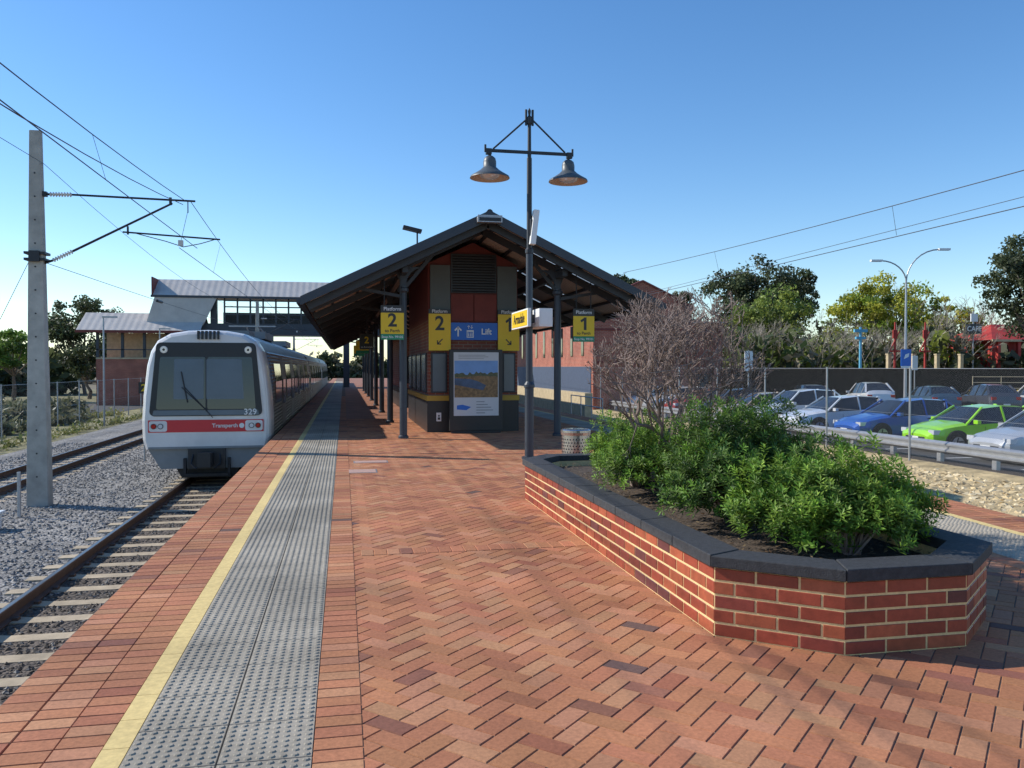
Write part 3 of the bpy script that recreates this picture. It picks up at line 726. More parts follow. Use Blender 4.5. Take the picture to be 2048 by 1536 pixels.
b.box(tc_-.9,tc_+.9,FY+5,FY+8,2.5,2.72,m_tgrey); b.box(tc_-.9,tc_+.9,FY+14,FY+17,2.5,2.72,m_tgrey); b.box(tc_-.7,tc_+.7,FY+2.6,FY+4,2.5,2.64,m_tgrey)
b.build('underframe_and_roof_units',T)
def fyz(z): return FY+.10*max(0,z-.4)/2
def fpoly(mb,pl,off,mat,th=.012):
    pts=[(tc_+x,fyz(z)-off,z) for x,z in pl]; pts2=[(x,y+th,z) for x,y,z in pts]; n=len(pl)
    mb.mesh(pts+pts2,[tuple(range(n)),tuple(range(2*n-1,n-1,-1))]+[((i+1)%n,i,n+i,n+(i+1)%n) for i in range(n)],mat)
def rr(x0b,x1b,x0t,x1t,z0,z1,r,k=5):
    cs=[(x0b,z0,180),(x1b,z0,270),(x1t,z1,0),(x0t,z1,90)]; out=[]
    sg_=[(1,1),(-1,1),(-1,-1),(1,-1)]
    for (x,z,a0),(sx,sz) in zip(cs,sg_):
        for i in range(k+1):
            a=rad(a0+90*i/k); out.append((x+sx*r+r*math.cos(a),z+sz*r+r*math.sin(a)))
    return out
b=MB()
fpoly(b,rr(-1.27,1.27,-1.13,1.13,.50,2.24,.12),.012,m_sblk)
b.build('windscreen_surround',T)
b=MB()
fpoly(b,rr(-1.12,-.02,-1.04,-.02,.66,1.90,.05),.022,m_glass)
fpoly(b,rr(.02,1.12,.02,1.04,.66,1.90,.05),.022,m_glass)
fpoly(b,rr(-.74,-.06,-.72,-.06,.9,1.85,.03),.026,m_glassb)
fpoly(b,rr(.0,.85,.0,.80,.9,1.85,.03),.026,m_glassb)
fpoly(b,rr(-1.2,1.2,-1.18,1.18,.52,.64,.02),.0235,m_glassb)
b.build('windscreen',T)
b=MB(); fpoly(b,[(-1.30,.12),(1.3,.12),(1.3,.41),(-1.3,.41)],.008,m_trred); fpoly(b,[(-1.30,-.27),(1.3,-.27),(1.3,-.22),(-1.3,-.22)],.006,m_tgrey)
for s in(-1,1):
    fpoly(b,rr(s*1.08-.2,s*1.08+.2,s*1.08-.2,s*1.08+.2,.14,.39,.05),.014,m_trw)
b.build('stripe',T)
b=MB()
for s in(-1,1):
    for dx,mt in((-.075,m_rlight if s<0 else m_lens),(.075,m_lens if s<0 else m_rlight)):
        x=tc_+s*1.1+dx; b.cyl((x,FY-.03,.265),(x,FY,.265),.065,.065,14,m_blk); b.cyl((x,FY-.035,.265),(x,FY-.03,.265),.05,.05,14,mt)
    x=tc_+s*.95; yy=fyz(2.07); b.cyl((x,yy-.04,2.07),(x,yy,2.07),.085,.085,18,m_trw); b.cyl((x,yy-.05,2.07),(x,yy-.04,2.07),.065,.065,18,m_lens); b.cyl((x,yy-.053,2.07),(x,yy-.05,2.07),.03,.03,12,m_sblk)
for k in range(6): b.obox((tc_-.18+k*.09,fyz(2.4)-.0,2.42),(.045,.14,.2),m_blk)
b.build('lights_and_vents',T)
b=MB(); b.cyl((tc_+.02,FY-.04,.62),(tc_-.55,fyz(1.2)-.05,1.18),.012,.01,6,m_blk); b.cyl((tc_-.56,fyz(1.5)-.05,1.55),(tc_-.42,fyz(.8)-.05,.82),.014,.014,6,m_blk); b.cyl((tc_-.5,fyz(1.2)-.055,1.2),(tc_+.15,FY-.05,.46),.01,.01,6,m_blk)
b.build('wiper',T)
b=MB()
b.prismy([(tc_-1.05,-.75),(tc_+1.05,-.75),(tc_+1.33,-.27),(tc_-1.33,-.27)],FY+.1,FY+1.2,m_tgrey)
b.prismy([(tc_-.6,-.98),(tc_+.6,-.98),(tc_+.75,-.7),(tc_-.75,-.7)],FY+.2,FY+.5,m_dark)
b.box(tc_-.42,tc_+.42,FY-.02,FY+.3,-.75,-.27,m_blk); b.obox((tc_,FY-.25,-.5),(.34,.3,.3),m_dark); b.cyl((tc_,FY-.42,-.5),(tc_,FY-.1,-.5),.1,.1,14,m_dark); b.obox((tc_,FY-.43,-.5),(.3,.05,.34),m_blk)
for s in(-1,1):
    b.tube([(tc_+s*.3,FY,-.4),(tc_+s*.33,FY-.15,-.62),(tc_+s*.2,FY-.25,-.72),(tc_+s*.1,FY-.2,-.6)],.02,6,m_blk); b.box(tc_+s*.5-.03,tc_+s*.5+.03,FY+.0,FY+.1,-.95,-.5,m_dark)
b.box(tc_-.5,tc_+.5,FY-.05,FY+.05,-.93,-.86,m_dark)
b.build('coupler_and_skirt',T)
txt('329',.2,(tc_+1.0,FY-.035,.585),m_white,T,'unit_number',off=.003)
txt('Transperth',.13,(tc_+.42,FY-.018,.265),m_white,T,'operator_name',off=.002)
b=MB(); b.cyl((tc_+.80,FY-.02,.265),(tc_+.80,FY,.265),.06,.06,16,m_white); b.build('emblem_disc',T)
b=MB()
for s in(-1,1):
    b.beam((tc_+s*.4,FY+10,2.62),(tc_+s*.3,FY+11.8,2.9),.04,.04,m_galv); b.beam((tc_+s*.3,FY+11.8,2.9),(tc_+s*.2,FY+10.2,3.1),.04,.04,m_galv)
b.box(tc_-.8,tc_+.8,FY+10.1,FY+10.3,3.1,3.14,m_galv); b.box(tc_-.5,tc_+.5,FY+9.8,FY+12,2.55,2.64,m_dark); b.build('pantograph',T)
# ------------------------------------------------------------------ overhead
def mast(x,y,top,name='catenary_mast',arm=True,side=1,track_x=-3.2):
    g=E(name); b=MB(); z0=-1.3
    pts=[]
    for z,w in((z0,.21),(top,.105)):
        pts+=[(x-w,y-w*.8,z),(x+w,y-w*.8,z),(x+w,y+w*.8,z),(x-w,y+w*.8,z)]
    b.mesh(pts,[(3,2,1,0),(4,5,6,7),(0,1,5,4),(1,2,6,5),(2,3,7,6),(3,0,4,7)],m_mast)
    b.build('pole',g,bevel=.02)
    a=MB(); s=side; tx=track_x
    for k in range(14):
        z=-.6+k*.48; wd_=.21-(z-z0)/(top-z0)*.105; a.cyl((x,y-wd_*.8-.006,z),(x,y-wd_*.8+.01,z),.018,.018,8,m_blk)
    for z in(3.87,4.0): a.obox((x,y,z),(.40,.34,.05),m_blk)
    a.obox((x,y-.17,3.93),(.2,.05,.22),m_blk)
    a.box(min(x+s*.1,x+s*.2),max(x+s*.1,x+s*.2),y-.05,y+.05,5.18,5.28,m_blk)
    def ins(p,q):
        p=Vector(p);q=Vector(q); d=(q-p)
        a.cyl(p,q,.018,.018,8,m_ins)
        for i in range(8):
            c=p.lerp(q,(i+.5)/8); dd=d.normalized()*.012; a.cyl(c-dd,c+dd,.052,.035,12,m_ins)
    ins((x+s*.25,y,5.23),(x+s*.68,y,5.24)); a.cyl((x+s*.68,y,5.24),(tx+s*.1,y,5.2),.022,.022,8,m_blk)
    a.cyl((x+s*.1,y,5.23),(x+s*.25,y,5.23),.025,.025,8,m_blk)
    ins((x+s*.3,y,3.87),(x+s*.68,y,4.07)); a.cyl((x+s*.12,y,3.8),(x+s*.3,y,3.87),.025,.025,8,m_blk)
    a.cyl((x+s*.68,y,4.07),(tx-s*.36,y,5.14),.026,.022,8,m_blk); a.cyl((tx-s*.4,y,5.1),(tx-s*.4,y,5.26),.03,.03,8,m_blk)
    a.cyl((tx-s*1.35,y,4.5),(tx+s*.6,y,4.40),.018,.018,8,m_blk); a.cyl((tx-s*1.25,y,4.45),(tx-s*1.25,y,4.62),.022,.022,8,m_blk)
    a.tube([(tx-s*1.1,y,4.48),(tx-s*.5,y,4.33),(tx-s*.15,y,4.22),(tx+s*.2,y,4.3),(tx+s*.5,y,4.4)],.009,6,m_blk)
    a.cyl((tx-s*.05,y,5.0),(tx-s*.22,y,4.24),.005,.005,5,m_wire); a.cyl((tx-s*.05,y,5.18),(tx-s*.05,y,4.95),.012,.012,6,m_blk); a.obox((tx-s*.2,y,4.3),(.1,.06,.12),m_ins)
    a.build('cantilever',g)
mast(-6.2,18.7,6.52); mast(-6.2,63,6.5); mast(-6.2,108,6.5); mast(11.9,72,6.2,side=-1,track_x=9.45)
def sag(p,q,s,n=14): 
    p=Vector(p);q=Vector(q); return [p.lerp(q,i/n)-Vector((0,0,s*4*(i/n)*(1-i/n))) for i in range(n+1)]
w=MB(); r=.0075
def span(x,yA,yB,zm,zc,s):
    a=sag((x+.05,yA,zm),(x-.05,yB,zm),s,20); w.tube(a,r,5,m_wire); c=sag((x-.18,yA,zc),(x+.18,yB,zc),.06,10); w.tube(c,r,5,m_wire)
    for i in range(2,19,3):
        p=a[i]; w.cyl(p,(x-.18+.36*i/20,p.y,zc-.03),.0035,.0035,4,m_wire,False)
span(-3.25,-26,18.7,5.2,4.2,.85); span(-3.25,18.7,63,5.2,4.2,.75); span(-3.25,63,108,5.2,4.2,.75)
w.tube(sag((-3.35,18.7,5.12),(-3.5,-26,5.2),1.25,20),r,5,m_wire)
w.tube(sag((-6.02,-26,5.9),(-6.05,18.7,5.85),.35,12),.006,5,m_wire); w.tube(sag((-6.05,18.7,5.85),(-6.05,63,5.85),.9,14),.006,5,m_wire)
w.tube(sag((-6.08,18.8,3.83),(-6.0,63,4.3),.1,8),.007,5,m_wire); w.cyl((-6.06,29.2,3.86),(-6.06,29.9,3.87),.05,.05,8,m_blk)
w.tube([(-6.35,18.7,3.85),(-8.7,18.7,-1.25)],.006,5,m_wire)
w.build('overhead_wires')
w=MB()
span(9.45,-20,27,4.9,4.0,.5); span(9.45,27,72,4.9,4.05,.5); w.tube(sag((9.2,-20,4.2),(9.6,72,4.1),.15,10),.005,5,m_wire)
w.build('overhead_wires')
b=MB(); b.cyl((-6.1,17.3,-1.22),(-6.1,17.3,-.35),.035,.035,8,m_galv); b.build('trackside_post')
b=MB(); b.box(-6.35,-6.0,15.9,16.2,-1.22,-.95,m_white); b.box(-6.4,-5.95,15.85,16.25,-.95,-.9,m_white); b.build('trackside_box',None,bevel=.01)
g=E('track_number_sign'); b=MB(); b.cyl((-6.0,27,-1.22),(-6.0,27,.8),.03,.03,8,m_galv); b.box(-6.15,-5.85,26.94,26.97,.85,1.2,m_sblk); b.build('post_and_plate',g); txt('2',.3,(-6.0,26.93,1.02),m_syel,g,'number',off=.006)
# ------------------------------------------------------------------ fences
def fence(name,x,y0,y1,sp,z0,z1,mesh_mat):
    g=E(name); b=MB(); y=y0
    while y<=y1+.01:
        b.cyl((x,y,z0),(x,y,z1+.04),.03,.03,8,m_galv); y+=sp
    b.cyl((x,y0,z1),(x,y1,z1),.008,.008,6,m_galv); b.cyl((x,y0,(z0+z1)/2),(x,y1,(z0+z1)/2),.004,.004,4,m_galv); b.build('posts',g)
    b=MB(); b.face([(x+.03,y0,z0+.03),(x+.03,y1,z0+.03),(x+.03,y1,z1),(x+.03,y0,z1)],mesh_mat); b.build('chain_link_mesh',g)
fence('chain_link_fence',15.3,12.1,56.1,4,-.92,1.62,m_mesh)
fence('chain_link_fence',-13.0,16,120,3.2,-1.3,.95,m_mesh)
# embankment
b=MB(); b.face([(11.3,-5,-1.28),(15.7,-5,-.93),(15.7,130,-.93),(11.3,130,-1.28)],m_bank); b.face([(15.7,-5,-.93),(17,-5,-1.0),(17,130,-1.0),(15.7,130,-.93)],m_soil); b.build('embankment')
stones('embankment_stones',6200,11.4,15.0,9,40,lambda x:-1.30+(x-11.3)*.0795+.0,.1,.26,[(.60,.46,.25),(.54,.42,.24),(.66,.54,.34),(.44,.33,.18)],None,.5,1.5)
b=MB(); b.face([(16.5,-5,-.998),(90,-5,-.998),(90,57,-.998),(16.5,57,-.998)],m_asph); b.build('car_park')
b=MB()
for i in range(14):
    y=18.2+i*2.75; b.face([(17.2,y,-.993),(22.3,y,-.993),(22.3,y+.1,-.993),(17.2,y+.1,-.993)],m_white); b.face([(29,y,-.993),(34,y,-.993),(34,y+.1,-.993),(29,y+.1,-.993)],m_white)
b.build('parking_line_marking')
g=E('guard_rail'); b=MB(); gx=16.2; prof=[(0,-.38),(-.03,-.40),(-.08,-.44),(-.08,-.48),(-.02,-.53),(-.02,-.57),(-.08,-.62),(-.08,-.66),(-.03,-.70),(0,-.72)]
for (xa,za),(xb,zb) in zip(prof[:-1],prof[1:]): b.face([(gx+xa,5,za),(gx+xb,5,zb),(gx+xb,52,zb),(gx+xa,52,za)],m_galv)
b.build('w_beam',g,smooth=False); b=MB(); y=6
while y<52: b.box(gx,gx+.12,y,y+.15,-1.05,-.42,m_galv); y+=2
b.build('posts',g)
# ------------------------------------------------------------------ cars
def car(x,y,rot,color,hs=1.0,ls=1.0,name='parked_car'):
    paint=M('car_paint',color,.28,.15,.03,1,coat=.8)
    st=[(2.16,.60,.36,.52,.58,.45),(2.08,.76,.27,.64,.70,.6),(1.75,.85,.22,.76,.83,.66),(1.4,.875,.2,.82,.91,.68),(.98,.885,.2,.87,.97,.70),(.25,.89,.2,.91,1.40,.61),(-.45,.89,.2,.93,1.47,.60),(-1.25,.89,.2,.95,1.43,.58),(-1.9,.87,.22,.98,1.10,.62),(-2.1,.81,.28,.88,.93,.6),(-2.17,.74,.36,.58,.62,.52)]
    mb=MB(); rings=[]
    for X,w,zl,zb,zt,wt in st:
        X*=ls; f=lambda z: z if z<.3 else .3+(z-.3)*hs
        half=[(w*.93,zl),(w,zl+.14),(w*1.0,(zl+zb)/2+.08),(w*.96,f(zb)),(wt,f(zt)-.03),(wt*.55,f(zt))]
        rings.append([(X,-a,z) for a,z in half]+[(X,a,z) for a,z in half[::-1]])
    n=12
    for k in range(len(st)-1):
        for i in range(n-1):
            mt=paint
            if i in(3,7) and 4<=k<=7: mt=m_glass
            if i in(4,5,6) and k in(4,7): mt=m_glass
            a,c=rings[k],rings[k+1]
            mb.mesh([a[i],a[i+1],c[i+1],c[i]],[(0,1,2,3)],mt)
        a,c=rings[k],rings[k+1]; mb.mesh([a[n-1],a[0],c[0],c[n-1]],[(0,1,2,3)],m_dark)
    mb.face(rings[0][::-1],paint); mb.face(rings[-1],paint)
    f=lambda z:.3+(z-.3)*hs
    for s in(-1,1):
        for X0,X1 in((-.38,-.46),(-1.2,-1.36),):
            mb.beam((X0*ls,s*.865,f(.93)),(X1*ls+.04,s*.615,f(1.44)),.05,.04,paint)
        mb.beam((1.0*ls,s*.85,f(.9)),(.27*ls,s*.62,f(1.41)),.05,.05,paint); mb.beam((-1.88*ls,s*.82,f(1.0)),(-1.25*ls,s*.60,f(1.43)),.1,.06,paint)
        mb.obox((.72*ls,s*.98,f(.98)),(.12,.18,.12),paint)
        for wx in(1.32,-1.32):
            X=wx*ls; mb.cyl((X,s*.80,.34),(X,s*.898,.34),.39,.39,22,m_dark); mb.cyl((X,s*.78,.32),(X,s*.91,.32),.32,.31,22,m_tyre); mb.cyl((X,s*.9,.32),(X,s*.918,.32),.21,.2,18,m_hub)
            for q_ in range(5):
                t=q_*1.2566; mb.obox((X+math.cos(t)*.1,s*.921,.32+math.sin(t)*.1),(.18,.006,.04),m_dark,Matrix.Rotation(-t-.6,3,'Y'))
        mb.obox((1.93*ls,s*.66,f(.66)),(.32,.26,.13),m_lens); mb.obox((-2.06*ls,s*.66,f(.83)),(.14,.26,.18),m_rlight)
        mb.obox((.35*ls,s*.893,f(.55)),(.008,.004,.55),m_dark); mb.obox((-.5*ls,s*.895,f(.82)),(.16,.02,.03),m_dark); mb.obox((-.5*ls,s*.893,f(.55)),(.008,.004,.6),m_dark)
    mb.obox((2.15*ls,0,.42),(.05,.9,.16),m_dark); mb.obox((2.18*ls,0,.45),(.02,.36,.1),m_white); mb.obox((-2.18*ls,0,.6),(.02,.36,.1),m_white); mb.obox((-2.14*ls,0,.34),(.06,1.3,.14),m_dark)
    o=mb.build(name,None,fix=True)
    o.location=(x,y,-1.0); o.rotation_euler=(0,0,rad(rot))
    return o
car(19.5,19.7,180,(.45,.46,.47),1.0,.98)
car(19.7,22.8,178,(.36,.78,.02),1.0,.97)
car(19.7,26.4,181,(.015,.09,.38),1.06,1.05)
car(19.5,29.9,180,(.72,.73,.74),1.05,1.05)
car(19.6,33.1,180,(.76,.77,.78),1.2,1.05)
car(19.5,36.4,180,(.46,.36,.26),1.0,1.03)
car(19.5,39.4,180,(.06,.06,.065),1.1,1.0)
car(19.5,42.4,180,(.35,.03,.03),1.0,1.0)
car(19.4,45.6,180,(.6,.6,.6),1.05,1.05)
car(19.4,49,180,(.7,.7,.7),1.05,1.05)
car(31.5,45.2,75,(.6,.61,.62),1.25,1.0)
car(33.8,42.6,75,(.04,.08,.12),1.1,1.0)
car(36.2,41.0,75,(.05,.055,.07),1.2,1.0)
car(38.4,39.6,75,(.62,.62,.62),1.25,1.0)
car(28.6,47.0,75,(.08,.08,.09),1.1,1.0)
# ------------------------------------------------------------------ trees
def tree(name,x,y,z0,H,Rr,cols,n=2600,leaf=.3,seed=1,lobes=10,crown=.42,gap=1.0,tr=.16):
    lobes=int(lobes*1.5)
    mb=MB(); g=np.random.RandomState(seed); k=mb.mi(m_leaf); ct=z0+H*(crown+(1-crown)*.45)
    tp=Vector((x+g.uniform(-.3,.3),y,z0+H*crown)); mid=Vector((x+g.uniform(-.3,.3),y+g.uniform(-.2,.2),z0+H*crown*.5))
    mb.cyl((x,y,z0),mid,tr*1.3,tr,8,m_bark,False); mb.cyl(mid,tp,tr,tr*.75,8,m_bark,False)
    mb.cyl(tp,(x,y,z0+H*.85),tr*.7,tr*.15,6,m_bark,False)
    for i in range(lobes):
        a=2.4*i+g.uniform(-.4,.4); rr_=(.15+.75*math.sqrt((i+.5)/lobes))*Rr*g.uniform(.75,1); hh=g.uniform(-.45,.45)*(1-.35*rr_/Rr)
        c=np.array([x+math.cos(a)*rr_,y+math.sin(a)*rr_,ct+hh*H*(1-crown)])
        if i==0: c=np.array([x,y,z0+H*.88])
        lr=Rr*g.uniform(.30,.48); 
        mb.cyl(tp,tuple(c),tr*.45,tr*.1,5,m_bark,False)
        m=int(n*1.35)//lobes; sub=7
        for sI in range(sub):
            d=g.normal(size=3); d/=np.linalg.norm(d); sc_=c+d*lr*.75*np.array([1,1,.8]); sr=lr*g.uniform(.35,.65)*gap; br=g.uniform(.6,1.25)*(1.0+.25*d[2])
            cc=cols[g.randint(len(cols))]
            kk=m//sub; P=g.normal(size=(kk,3)); P/=np.linalg.norm(P,axis=1,keepdims=True); P=sc_+P*sr*g.uniform(.1,1.1,(kk,1))**.6*np.array([1,1,.75])
            U=g.normal(size=(kk,3)); U/=np.linalg.norm(U,axis=1,keepdims=True); V=g.normal(size=(kk,3)); V-=U*np.sum(U*V,1,keepdims=True); V/=np.linalg.norm(V,axis=1,keepdims=True)
            sz=leaf*g.uniform(.5,1.1,(kk,1)); U=U*sz*.55; V=V*sz*.3
            Q=np.stack([P-U,P+V,P+U,P-V],1).reshape(-1,3); n0=len(mb.v); mb.v+=Q.tolist()
            for q_ in range(kk):
                s_=br*g.uniform(.75,1.25); mb.f.append((n0+4*q_,n0+4*q_+1,n0+4*q_+2,n0+4*q_+3)); mb.m.append(k); mb.c.append((cc[0]*s_,cc[1]*s_,cc[2]*s_))
    return mb.build(name)
GUM=[(.085,.105,.045),(.105,.125,.055),(.07,.085,.04)]; BRT=[(.14,.23,.04),(.18,.27,.05)]; YEL=[(.38,.38,.045),(.44,.42,.05),(.24,.32,.05)]; DRY=[(.22,.19,.12),(.18,.17,.10)]
LG=[(.19,.24,.05),(.25,.29,.05),(.15,.2,.045)]
tree('gum_tree',-27.7,97.5,-1.3,10.6,4.6,GUM,6500,.42,2,12,.35)
tree('gum_tree',-22.5,101,-1.3,7.5,3.6,GUM,3500,.42,22,9,.3)
tree('street_tree',-27.5,77,-1.3,6.3,2.4,BRT,3200,.32,3,9,.35)
tree('street_tree',-31,73,-1.3,6.0,2.6,BRT,3000,.32,33,9,.35)
tree('street_tree',-23.5,84,-1.3,5.5,2.6,GUM,2600,.35,34,8,.25)
tree('gum_tree',54,102,-1,17.4,6.4,GUM,9500,.55,5,14,.36,tr=.3)
tree('gum_tree',60,106,-1,15,5,GUM,6500,.55,55,11,.36,tr=.3)
tree('gum_tree',44.5,104,-1,13.5,3,GUM,3200,.5,6,8,.4)
tree('gum_tree',33,96,-1,15,2.4,GUM,2000,.5,61,6,.5)
tree('wattle_tree',46.5,82,-1,11.2,5.0,LG,7500,.4,7,12,.28)
tree('wattle_tree',51.5,76,-1,10.4,3.9,YEL,6000,.36,8,11,.28)
tree('wattle_tree',55.5,77,-1,12.6,4.6,YEL,7500,.36,9,12,.3)
tree('wattle_tree',58.5,72,-1,10.0,3.6,YEL,5200,.36,10,10,.3)
tree('wattle_tree',41,80,-1,9.2,3.4,LG,4200,.36,17,9,.25)
tree('gum_tree',49,50.8,-1,12.6,4.0,GUM,10500,.32,12,14,.34,tr=.2)
tree('gum_tree',53,52,-1,11,3.5,GUM,6000,.32,13,10,.34,tr=.2)
m_pale=M('pale_bark',(.36,.31,.24),.9,0,.2,3)
for i,(x,y,h_) in enumerate([(58,74,11.5),(61,70,10),(43,68,7),(38,70,7),(47,66,7),(54,66,7.5)]):
    bare('bare_street_tree',(x,y,-1),h_*1.12,.8,20+i,5,.12 if i<2 else .07,m_pale,4)
def mass(name,segs,cols,leaf,seed):
    mb=MB(); g=np.random.RandomState(seed); k=mb.mi(m_leaf)
    for (x0,y0,x1,y1,h0,h1,n) in segs:
        for i in range(n):
            t=g.uniform(); cx=x0+(x1-x0)*t; cy=y0+(y1-y0)*t+g.uniform(-4,4) if h1>2 else y0+(y1-y0)*t+g.uniform(-1,1); hh=h0+(h1-h0)*(.5+.5*math.sin(t*23+seed))*g.uniform(.6,1); rr_=g.uniform(1,2.2)
            cz=-1.3+hh*g.uniform(.05,1)
            cc=cols[g.randint(len(cols))]; br=g.uniform(.6,1.25)
            for q_ in range(26):
                P=np.array([cx,cy,cz])+g.normal(size=3)*rr_*.5*min(1,hh/3+.2)*np.array([1,1,.7]); U=g.normal(size=3)*leaf*.35; V=g.normal(size=3)*leaf*.35; n0=len(mb.v)
                mb.v+=[tuple(P-U),tuple(P+V),tuple(P+U),tuple(P-V)]; s_=br*g.uniform(.8,1.2); mb.f.append((n0,n0+1,n0+2,n0+3)); mb.m.append(k); mb.c.append((cc[0]*s_,cc[1]*s_,cc[2]*s_))
    mb.build(name)
mass('distant_trees',[(-110,150,-12,170,4,9,420),(-12,190,25,190,3,7,200),(-60,95,-30,98,2.5,4.5,160)],GUM+DRY[:1],1.1,3)
mass('background_trees',[(25,120,110,95,5,9,560),(34,72,64,66,4.2,6.6,300)],GUM+DRY+LG,.7,5)
mass('hedge',[(-19,32,-17,58,.4,.9,300),(-25,36,-19,60,.4,.9,180),(-14.8,30,-14.4,50,.2,.45,90)],[(.20,.20,.12),(.23,.22,.14),(.17,.18,.09)],.26,9)
mass('grass_clumps',[(-12.6,18,-11.6,60,.06,.2,160),(-17,22,-14,56,.04,.15,200)],[(.32,.30,.12),(.25,.27,.08)],.12,12)
# ------------------------------------------------------------------ footbridge
fb=E('pedestrian_footbridge'); Yb=70
b=MB(); 
def gable(mb,x0,x1,yc,hw,ze,zr,mat):
    mb.face([(x0,yc-hw,ze),(x1,yc-hw,ze),(x1,yc,zr),(x0,yc,zr)],mat); mb.face([(x0,yc,zr),(x1,yc,zr),(x1,yc+hw,ze),(x0,yc+hw,ze)],mat)
gable(b,-14.8,12,Yb+1.8,2.3,7.35,8.85,m_zinc)
b.mesh([(-15.3,Yb-.5,5.0),(-11.0,Yb-.5,5.0),(-9.9,Yb-.5,7.3),(-14.6,Yb-.5,7.3),(-15.3,Yb+2,5.2),(-14.6,Yb+2,7.6)],[(0,1,2,3),(0,3,5,4)],m_zinc)
gable(b,-20,-11,Yb+.8,2.6,4.5,6.0,m_zinc)
b.box(-20.05,-10.9,Yb-1.85,Yb-1.75,4.32,4.52,m_red); b.box(-14.9,12,Yb-.56,Yb-.48,7.2,7.38,m_navy); b.box(-14.85,-14.75,Yb-.5,Yb+1.8,7.3,8.8,m_red)
b.build('roof',fb)
b=MB(); b.box(-14,12,Yb,Yb+3.6,4.3,5.2,m_navy)
x=-9.5
while x<12:
    b.box(x,x+.14,Yb-.03,Yb,5.2,7.25,m_navy); x+=1.0
for z in(5.9,6.5,7.0): b.box(-9.5,12,Yb-.05,Yb-.02,z,z+.1,m_navy)
b.box(-10,12,Yb+3.4,Yb+3.5,5.2,6.3,m_navy)
for x in(-13.6,-10.3,0.2): b.box(x-.25,x+.25,Yb+.2,Yb+.7,-1.3,7.3,m_navy)
b.beam((-13.9,Yb-.2,4.4),(-10.2,Yb-.2,7.0),.2,.25,m_navy)
b.build('deck_and_frame',fb)
b=MB(); b.box(-18.8,-12.2,Yb-1,Yb+3,-1.3,2.3,m_gbrick); b.box(-18.8,-12.2,Yb-1.04,Yb-1,2.3,2.42,m_lime)
for x in(-18.8,-17,-15.4,-12.4): b.box(x,x+.2,Yb-1,Yb-.8,2.3,4.4,m_navy)
b.box(-18.6,-12.4,Yb+1.2,Yb+1.3,2.3,4.4,m_lime); b.box(-18.8,-12.2,Yb-1.0,Yb-.95,3.0,3.08,m_navy)
b.build('stair_base',fb)
b=MB(); b.box(-25.2,-24.2,65,65.3,-1.3,2.4,m_char); b.box(-25.1,-24.3,64.97,65,.4,1.0,m_white); b.build('information_pylon')
b=MB()
for y in(45,58): b.cyl((-11.9,y,-1.3),(-11.9,y,4.2),.05,.04,8,m_galv); b.obox((-11.6,y,4.2),(.7,.14,.08),m_galv)
b.build('path_light')
# ------------------------------------------------------------------ brick building right
bb=E('brick_building')
b=MB(); fx=[(15.1,-1),(21.6,-1),(21.6,5.45),(20.6,5.75),(20.6,5.95),(18.3,7.0),(16.2,6.1),(16.2,5.9),(15.1,5.6)]
b.prismy(fx,49,49.4,m_gbrick); b.box(15.1,21.6,49.4,95,-1,5.4,m_gbrick); b.box(21.6,24.0,49.6,60,-1,4.5,m_gbrick); b.build('walls',bb)
b=MB()
cp=[(15.0,5.6),(16.2,5.9),(16.2,6.1),(18.3,7.0),(20.6,5.95),(20.6,5.75),(21.7,5.45)]
m_cdr=M('coping_dark_red',(.2,.05,.04),.7)
for (xa,za),(xb,zb) in zip(cp[:-1],cp[1:]): b.beam((xa,49.15,za+.06),(xb,49.15,zb+.06),.5,.1,m_cdr)
b.box(21.6,24.1,49.5,60,4.5,4.6,m_galv); b.build('coping',bb)
b=MB(); m_rroof=M('dark_red_roof',(.22,.06,.045),.7)
b.face([(15.0,49.4,5.5),(18.3,49.4,6.95),(18.3,95,6.95),(15.0,95,5.5)],m_rroof); b.face([(18.3,49.4,6.95),(21.7,49.4,5.45),(21.7,95,5.45),(18.3,95,6.95)],m_rroof)
b.mesh([(14.8,58,5.9),(21.8,58,5.9),(21.8,80,5.9),(14.8,80,5.9),(18.2,61,9.4),(18.2,76,9.4)],[(0,1,4),(1,2,5,4),(2,3,5),(3,0,4,5)],m_zinc2); b.build('roof',bb)
b=MB(); b.box(15.06,15.1,49.4,95,-1,1.7,M('navy_wall',(.06,.085,.14),.7)); 
for k in range(16):
    y=51+k*2.6; b.box(15.05,15.1,y,y+.5,2.4,4.4,m_glass)
m_bdk=M('dark_brick_band',(.2,.05,.04),.8)
for z in(1.9,3.95,4.6): b.box(15.1,21.6,48.97,49,z,z+.12,m_bdk)
b.box(21.62,24.0,49.57,49.6,3.9,4.02,m_bdk)
b.box(22.3,23.2,49.56,49.6,-1,1.2,m_char)
b.build('windows_and_trim',bb)
b=MB(); b.box(11.9,12.3,40,60,-1.2,.35,m_lime); b.build('limestone_wall')
b=MB()
for z in(-.1,.3): b.cyl((10.9,34,z),(10.9,39,z),.025,.025,8,m_galv)
for y in(34,35.6,37.3,39): b.cyl((10.9,y,-1.2),(10.9,y,.3),.025,.025,8,m_galv)
b.build('handrail')
dw=E('slatted_wall'); b=MB(); A=Vector((29,60.5,0)); B=Vector((62,53.8,0)); d=(B-A).normalized(); rot=Matrix.Rotation(math.atan2(d.y,d.x),3,'Z'); L=(B-A).length
for k in range(9):
    c=(A+B)/2+Vector((0,.12*k,-.85+k*.29)); b.obox(c,(L,.08,.22),m_slat,rot)
b.obox((A+B)/2+Vector((0,1.3,.2)),(L,.1,2.6),m_slat,rot)
b.build('slats',dw)
b=MB(); b.face([(24,58.5,1.5),(120,50,1.5),(120,120,1.5),(24,120,1.5)],m_ground); b.build('upper_terrace')
